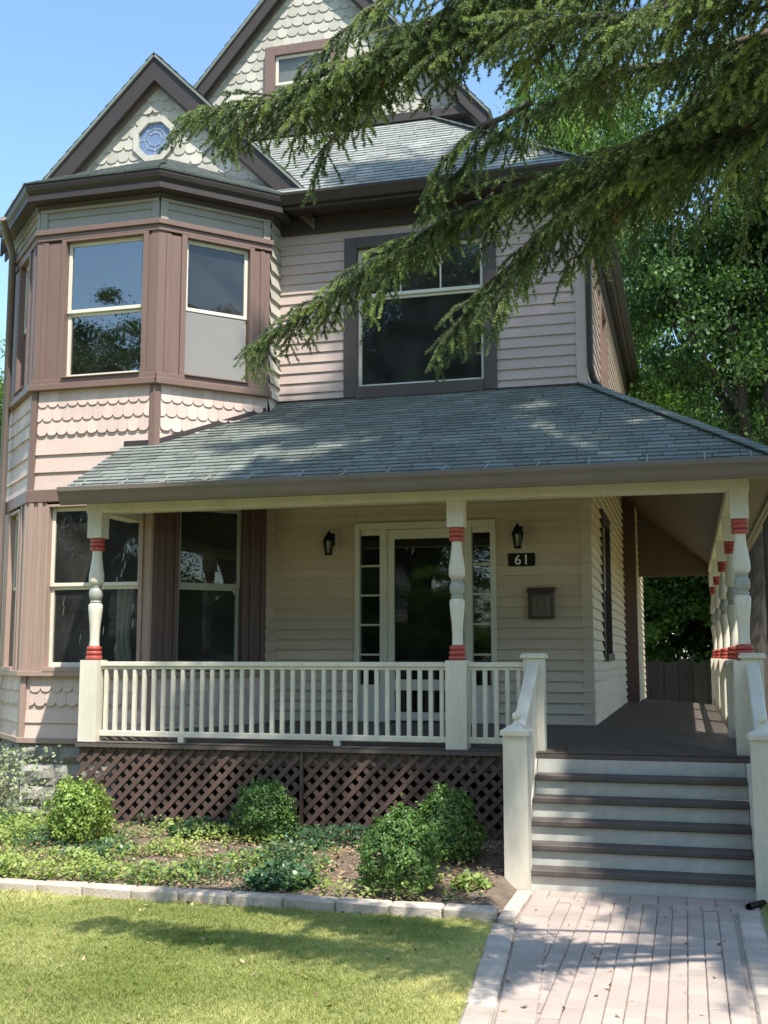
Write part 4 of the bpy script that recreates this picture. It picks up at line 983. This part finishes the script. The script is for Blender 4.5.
# across the street (seen mirrored in the panes)
for k, (x, y, s, r) in enumerate([(-9.2,-14,1.15,.8), (-16,-13,1.15,2.9), (-23,-19,1.62,4.4), (-30,-20,1.75,1.9), (-5,-22,1.9,5.), (4,-15,1.2,3.6), (-11.5,-24,2.2,.5), (-37,-24,1.7,2.2)]):
    tree('maple', (x,y,0), s, r, ['street tree mirrored in the storm door glass', 'street tree mirrored in the right bay window', 'street tree mirrored in the front bay window', 'street tree mirrored in the left half of the front bay window', 'street tree mirrored in the right sidelight', 'street tree behind the viewer near the spruce', 'tall street tree mirrored behind the others in the storm door', 'tallest street tree mirrored at the far left'][k], 'street trees mirrored in the windows')
for k, (x, y, s) in enumerate([(-7,-9,.55), (-10.5,-10,.6), (-5,-11,.5)]):
    t = tree('bright', (x,y,-1.0*s), s*.85, k*1.7, ['yellow-green bush mirrored low in the storm door glass', 'yellow-green bush mirrored in the left sidelight', 'yellow-green bush mirrored at the right of the storm door'][k], 'bushes mirrored in the front door', 'bush')

for k in range(7):
    tree('bush', (-27+k*4.6+random.uniform(-.6,.6), -12+random.uniform(-.8,.8), -1.1), random.uniform(.75,1.0), k*1.3, f'{ords[k]} hedge bush across the street from the left, mirrored in the lower panes', 'hedge across the street mirrored in the panes')
for k, (x, y) in enumerate([(9.5,9), (10,4.5), (9.5,0), (10.5,-4.5)]):  # unseen hedge added so the right bay panes reflect dark leaves
    tree('bush', (x,y,-1.), 1.05, k*1.9+.4, ['hedge bush at the right lot line level with the porch', 'hedge bush at the right lot line beyond the spruce', 'hedge bush at the right lot line beside the viewer', 'hedge bush at the right lot line near the street'][k], 'hedge along the right lot line')
tree('maple', (15,3,0), 1.2, 1.2, 'maple in the neighbouring lot, mirrored in the right bay panes')  # unseen tree added to darken the same reflection
# ------------------------------------------------------------------ fence, neighbour house, cable
t = thing('picket_fence', (0,25,0), 'weathered dark board fence seen through the end of the side porch', 'fence')
mb = MB(); x = -5.
k = 0
while x < 7.: k += 1; mb.box(x, x+.16, 25-.02*(k%2), 25.02-.02*(k%2), .05, 1.72+random.uniform(-.05,.05)); x += .15
mb.build('picket', M['fence'], t)
mb = MB()
for z in (.45, 1.35): mb.box(-5, 7, 25.026, 25.07, z, z+.09)
mb.build('rail', M['fence'], t)
mb = MB(); mb.box(2.2, 9.5, 30, 38, 0, 5.6); 
t = thing('neighbouring_house', (5.8,34,0), 'pale grey clapboard neighbouring house half hidden beyond the right porch posts', 'house')
mb = MB()
for p, q in (((2.0,31),(9.5,31)), ((9.5,31),(9.5,39)), ((9.5,39),(2.0,39)), ((2.0,39),(2.0,31))): F = Fr(p,q); clap(mb, F, 0, F.len, 0, 5.6, .15)
mb.build('wall', M['nsiding'], t)
mb = MB(); mb.prism([(1.6,30.6,5.6),(9.9,30.6,5.6),(5.75,30.6,8.6)], (0,8.8,0)); mb.build('roof', M['dark'], t)
mb = MB(); F = Fr((2.0,31),(9.5,31)); F.box(mb, 1.0, 2.0, .03, .05, 1.6, 3.2); mb.build('window', M['glass2'], t)
for k, (x, m_) in enumerate([(-31,'nsiding'), (-17,'brown'), (-3,'pink'), (11,'nsiding')]):
    t = thing('house_across_street', (x,-26,0), ['grey', 'brown', 'pink', 'far grey'][k]+' house across the street, mirrored faintly in the panes', 'house', 'houses across the street')
    mb = MB()
    for p, q in (((x+4.5,-22),(x-4.5,-22)), ((x-4.5,-22),(x-4.5,-30)), ((x-4.5,-30),(x+4.5,-30)), ((x+4.5,-30),(x+4.5,-22))): F = Fr(p,q); clap(mb, F, 0, F.len, 0, 6, .25)
    mb.build('wall', M[m_], t); mb = MB(); mb.prism([(x-5,-21.5,6),(x+5,-21.5,6),(x,-21.5,9.5)], (0,-9,0)); mb.build('roof', M['roof'], t)
    F = Fr((x+4.5,-22),(x-4.5,-22))
    for u_ in (1.2, 3.9, 6.6):
        for z_ in (1.2, 4.): mb = MB(); F.box(mb, u_, u_+1.1, .02, .06, z_, z_+1.5); mb.build('window', M['glass2'], t)
mb = MB(); mb.tube([(-6,27.5,3.05),(0,27.4,2.86),(6,27.3,2.95)], .02, 5); tag(mb.build('overhead_cable', M['cable']), 'thin pale cable strung across the trees seen through the porch', 'cable')

# ------------------------------------------------------------------ the spruce
def needles_along(P, Dv, n_per_m, ln, out, up_b=.12, nw_=.004):
    """P: list of (a,b) segments. appends needle triangles"""
    A = np.array([s[0] for s in P]); B = np.array([s[1] for s in P]); L = np.linalg.norm(B-A,axis=1)
    cnt = np.maximum(2,(L*n_per_m).astype(int)); i = np.repeat(np.arange(len(A)),cnt); n = len(i)
    s = RNG.random(n)[:,None]; base = A[i]+(B[i]-A[i])*s; d = (B[i]-A[i])/L[i][:,None]
    q = RNG.normal(size=(n,3)); q -= d*(q*d).sum(1,keepdims=True); q /= np.linalg.norm(q,axis=1,keepdims=True)
    dirn = d*.62+q*.78+np.array([0,0,up_b]); dirn /= np.linalg.norm(dirn,axis=1,keepdims=True)
    l = RNG.uniform(.7,1.25,n)[:,None]*ln; w = np.cross(dirn, RNG.normal(size=(n,3))); w /= np.linalg.norm(w,axis=1,keepdims=True); w *= nw_
    out.append((np.stack([base-w, base+w, base+dirn*l],1).reshape(-1,3), np.clip(np.array([x[2] for x in P])[i]+RNG.normal(0,.12,n),0,1)))
def bough(pts, seed, dens=1.0, lat=.34, npm=1000, nl=.0165, hang=.5, taper_in=.12, nw_=.0026):
    """a spruce bough along pts: wood MB + needle arrays"""
    rs = random.Random(seed); P = [Vector(p) for p in pts]; seg = [(P[i+1]-P[i]).length for i in range(len(P)-1)]; L = sum(seg)
    def at(s):
        s *= L
        for i, l in enumerate(seg):
            if s <= l or i == len(seg)-1: return P[i].lerp(P[i+1], min(1,s/l)), (P[i+1]-P[i]).normalized()
            s -= l
    mb = MB(); r0 = .012+L*.0085
    N_ = 14; ss = [k/N_ for k in range(N_+1)]; axis = [at(s)[0]+Vector((rs.uniform(-.02,.02),rs.uniform(-.02,.02),rs.uniform(-.02,.02))) for s in ss]
    mb.tube(axis, [r0*(1-.88*s) for s in ss], 6, cap=False)
    S = []; 
    def poly(p, d, ln, drop, k=4):
        out = [p]; q = p; dd = d
        for i in range(k): dd = (dd+Vector((rs.uniform(-.12,.12),rs.uniform(-.12,.12),-drop/k+rs.uniform(-.06,.06)))).normalized(); q = q+dd*(ln/k); out.append(q)
        return out
    for i in range(7, N_): S.append((axis[i], axis[i+1], .45))
    n = int(L/.040*dens); 
    for k in range(n):
        s = taper_in+(1-taper_in)*(k+rs.random())/n; p, d = at(s); sd = 1 if k % 2 else -1
        side = d.cross(Vector((0,0,1))).normalized()*sd
        ln = L*lat*(1-s*.66)*rs.uniform(.35,1.35)*(min(1,.35+s*2)); ln = min(ln, 1.15)
        dd = (d*.75+side*rs.uniform(.35,.95)+Vector((0,0,rs.uniform(-.45,.12)))).normalized()
        lp = poly(p, dd, ln, hang*rs.uniform(.5,1.3), 5); mb.tube(lp, [.006,.005,.004,.003,.003,.002], 4, cap=False)
        tone = rs.uniform(.02,.42) if rs.random() < .85 else rs.uniform(.6,.9)
        for a in range(5): S.append((lp[a], lp[a+1], tone+.09*a)) if a > 0 or ln < .4 else None
        m = int(ln/(.042 if npm > 400 else .03))
        for j in range(m):
            u = (j+rs.random())/m; q = lp[min(4,int(u*5))].lerp(lp[min(5,int(u*5)+1)], u*5-int(u*5)); e = (lp[min(5,int(u*5)+1)]-lp[min(4,int(u*5))]).normalized()
            s2 = e.cross(Vector((0,0,1)))
            if s2.length < .05: s2 = Vector((1,0,0))
            s2 = s2.normalized()*(1 if j % 2 else -1)
            l2 = (.06+.15*(1-u))*rs.uniform(.5,1.25)
            e2 = (e*.7+s2*.75+Vector((0,0,rs.uniform(-.75,.1)*hang*1.3))).normalized(); tp = poly(q, e2, l2, .45*hang, 2)
            S.append((tp[0],tp[1],tone+.03)); S.append((tp[1],tp[2],tone+.22))
    S = [x for x in S if x and (x[1]-x[0]).length > .004]
    out = []; needles_along([(tuple(a),tuple(b),t) for a,b,t in S], None, npm, nl, out, nw_=nw_)
    return mb, out[0][0], out[0][1]
SX, SY = 2.7, 5.5
SPR = thing('spruce_tree', (SX,SY,0), 'tall dark spruce at the right whose long boughs hang across the house front', 'tree')
mb = MB(); mb.tube([(SX,SY,0),(SX+.02,SY,1),(SX-.03,SY+.03,6),(SX+.02,SY,12),(SX,SY,24.5)], [.42,.33,.26,.16,.02], 12, cap=False); mb.build('trunk', M['bark'], SPR)
def add_bough(pts, seed, **k):
    mb, V, rn = bough(pts, seed, **k)
    o = npmesh('branch', V, 3, rn, M['needle'], SPR, org=pts[0])
    mb.build('limb', M['twig'], o, org=pts[0]); return o
T = lambda z: (SX, SY, z)
add_bough([T(4.66), (0.41, 4.49, 4.59), (-0.11, 4.62, 4.55), (-0.64, 4.76, 4.66), (-1.07, 4.83, 4.73), (-1.43, 4.90, 4.61), (-1.82, 4.96, 4.57), (-2.33, 5.03, 4.59)], 1, taper_in=.38, lat=0.14, dens=1.15, hang=.75)
add_bough([T(4.69), (0.62, 5.15, 4.46), (0.14, 5.30, 4.39), (-0.36, 5.62, 4.36), (-0.86, 5.85, 4.34), (-1.54, 6.08, 4.21), (-2.08, 6.24, 3.94), (-2.51, 6.32, 3.73)], 2, taper_in=.38, lat=0.115, dens=1.1, hang=.6)
add_bough([T(4.46), (0.55, 5.23, 4.30), (0.14, 5.46, 4.28), (-0.37, 5.69, 4.24), (-0.69, 5.77, 4.05), (-0.98, 5.85, 3.83), (-1.19, 5.85, 3.60)], 3, taper_in=.38, lat=.2, hang=.8)
add_bough([T(4.85), (0.62, 5.15, 4.69), (0.15, 5.30, 4.69), (-0.34, 5.54, 4.76), (-0.67, 5.69, 4.72), (-1.01, 5.77, 4.57), (-1.25, 5.85, 4.38)], 4, taper_in=.38, lat=0.11, hang=.8, dens=.8)
add_bough([T(4.93), (0.54, 4.56, 4.80), (0.07, 4.69, 4.83), (-0.46, 4.76, 4.87), (-0.82, 4.76, 4.86), (-1.22, 4.83, 4.74), (-1.57, 4.83, 4.55)], 5, taper_in=.38, lat=0.16, hang=.9)
add_bough([T(4.61), (0.78, 5.07, 4.53), (0.41, 5.15, 4.55), (0.14, 5.30, 4.44), (-0.15, 5.46, 4.32), (-0.35, 5.46, 4.14)], 6, taper_in=.42, lat=0.17, hang=.8)
add_bough([T(5.24), (0.70, 5.38, 5.00), (0.31, 5.77, 4.85), (-0.08, 6.16, 4.69), (-0.39, 6.47, 4.46)], 7, taper_in=.5, lat=0.17, hang=.8)
add_bough([T(5.26), (0.65, 4.68, 5.12), (0.14, 4.90, 5.19), (-0.36, 5.18, 5.26), (-0.86, 5.47, 5.33), (-1.15, 5.62, 5.26)], 9, taper_in=.38, lat=0.19, hang=.9)
add_bough([(-1.05, 4.83, 4.74), (-1.36, 4.90, 4.56), (-1.60, 4.93, 4.32), (-1.69, 4.93, 4.10)], 10, lat=0.255, hang=1., taper_in=.0)
add_bough([(-0.70, 5.62, 4.72), (-1.01, 5.69, 4.65), (-1.25, 5.73, 4.46), (-1.31, 5.73, 4.26)], 11, lat=0.272, hang=1., taper_in=.0)
add_bough([(-0.47, 5.69, 4.18), (-0.74, 5.69, 3.99), (-0.87, 5.69, 3.72), (-0.94, 5.69, 3.52)], 12, lat=0.272, hang=1., taper_in=.0)
add_bough([(-0.94, 5.85, 4.34), (-1.40, 5.93, 4.18), (-1.64, 6.01, 3.91), (-1.72, 6.01, 3.75)], 13, lat=0.238, hang=1., taper_in=.0)
add_bough([(-1.36, 4.90, 4.61), (-1.70, 4.90, 4.63), (-1.97, 4.90, 4.49), (-2.11, 4.90, 4.39)], 14, lat=0.221, hang=.9, taper_in=.0)
add_bough([(-0.14, 4.56, 4.97), (-0.68, 4.69, 5.00), (-1.16, 4.76, 4.97), (-1.50, 4.83, 4.80), (-1.73, 4.83, 4.63)], 15, lat=0.238, hang=1., taper_in=.0)
add_bough([(-0.61, 4.69, 4.87), (-1.02, 4.76, 4.76), (-1.26, 4.79, 4.59), (-1.36, 4.83, 4.39)], 16, lat=0.289, hang=1., taper_in=.0)
add_bough([(-0.08, 5.69, 4.26), (-0.39, 5.77, 4.03), (-0.58, 5.81, 3.83)], 18, lat=0.340, hang=1., taper_in=.0)
# generic boughs, copies of three templates
TB = []
for k, Lb in enumerate((4.2, 3.0, 1.9)):
    pts = [(0,0,0), (Lb*.25,.0,-.05*Lb), (Lb*.5,.05,-.12*Lb), (Lb*.78,-.03,-.15*Lb), (Lb,0,-.10*Lb)]
    mb, V, rn = bough(pts, 20+k, lat=.34 if k else .3, npm=230, nl=.042, dens=.9, nw_=.0065)
    me = npmesh('branch', V, 3, rn, M['needle']); ml = mb.build('limb', M['twig'], org=(0,0,0))
    TB.append((Lb, me.data, ml.data)); bpy.data.objects.remove(me); bpy.data.objects.remove(ml)
def put(z, az, length, pitch):
    k = min(range(3), key=lambda i: abs(TB[i][0]-length)); s = length/TB[k][0]
    o = bpy.data.objects.new('branch', TB[k][1]); COL.objects.link(o); o.parent = SPR; o.location = (0,0,z); o.rotation_euler = (random.uniform(-.2,.2), pitch, az); o.scale = (s,s,s)
    l = bpy.data.objects.new('limb', TB[k][2]); COL.objects.link(l); l.parent = o
nb = 0; z = 6.9; az = 0
while nb < 72:
    L_ = 5.0*max(.04,1-(z-6)/19.)**.7+.2
    az += 2.399+random.uniform(-.25,.25)
    a = az % (2*math.pi)
    if (z < 7.9 and math.cos(a) < .35 and not (math.sin(a) < -.8)) or (z < 11.5 and math.cos(a) < -.35 and math.sin(a) < -.1) or (z < 10.3 and math.cos(a) < -.25) or (8 < z < 11 and abs(a-1.9) < .35) or (z < 13 and math.cos(a) < -.2 and math.sin(a) < .15) or (11.5 < z < 14.5 and abs(a-4.7) < .5) or (10 < z < 12.2 and abs(a-1.5) < .5) or (9.5 < z < 14 and 1.2 < a < 2.7 and random.random() < .6) or (9 < z < 12 and abs(a-4.5) < .6) or (z < 12 and (a < 1.2 or a > 4.1) and random.random() < .62): az += 1.2; z += .04; continue   # low boughs kept off the house front; other gaps shaped for sun patches
    put(z, a, L_*random.uniform(.85,1.1), R(random.uniform(2,14)) if z < 14 else R(random.uniform(-18,0))); nb += 1
    z += .10+.10*(z > 9)
    if z > 24: break

# ------------------------------------------------------------------ light, sky, camera
el, azs = R(59), math.atan2(.79,-1.)     # sun to the front right
sd = Vector((math.sin(azs)*math.cos(el), math.cos(azs)*math.cos(el), math.sin(el)))
su = bpy.data.lights.new('sun', 'SUN'); su.energy = 3.7; su.angle = R(.53); su.color = (1,.955,.88)
so_ = bpy.data.objects.new('sun', su); COL.objects.link(so_); so_.rotation_euler = sd.to_track_quat('Z','Y').to_euler()
w = bpy.data.worlds.new('World'); sc.world = w; w.use_nodes = True; nt = w.node_tree
sky = nt.nodes.new('ShaderNodeTexSky'); sky.sky_type = 'NISHITA'; sky.sun_disc = False; sky.sun_elevation = el; sky.sun_rotation = azs; sky.air_density = 1.0; sky.dust_density = .6; sky.ozone_density = 1.2
bg = nt.nodes['Background']; bg.inputs['Strength'].default_value = .15; tn = nt.nodes.new('ShaderNodeVectorMath'); tn.operation = 'MULTIPLY'; tn.inputs[1].default_value = (.91,1.02,1.0); nt.links.new(sky.outputs[0], tn.inputs[0]); nt.links.new(tn.outputs[0], bg.inputs[0])
cam = bpy.data.cameras.new('camera'); co = bpy.data.objects.new('camera', cam); COL.objects.link(co); sc.camera = co
cam.sensor_fit = 'VERTICAL'; cam.sensor_height = 36; cam.lens = 36*1120/1024; cam.clip_end = 1000; cam.clip_start = .05
co.location = (0,0,1.82); co.rotation_euler = (R(90+7.326), 0, R(15.068))
sc.view_settings.view_transform = 'Standard'; sc.view_settings.look = 'None'; sc.view_settings.gamma = 1; sc.view_settings.exposure = 1.12
sc.cycles.use_denoising = True; sc.cycles.max_bounces = 8; sc.cycles.transparent_max_bounces = 12
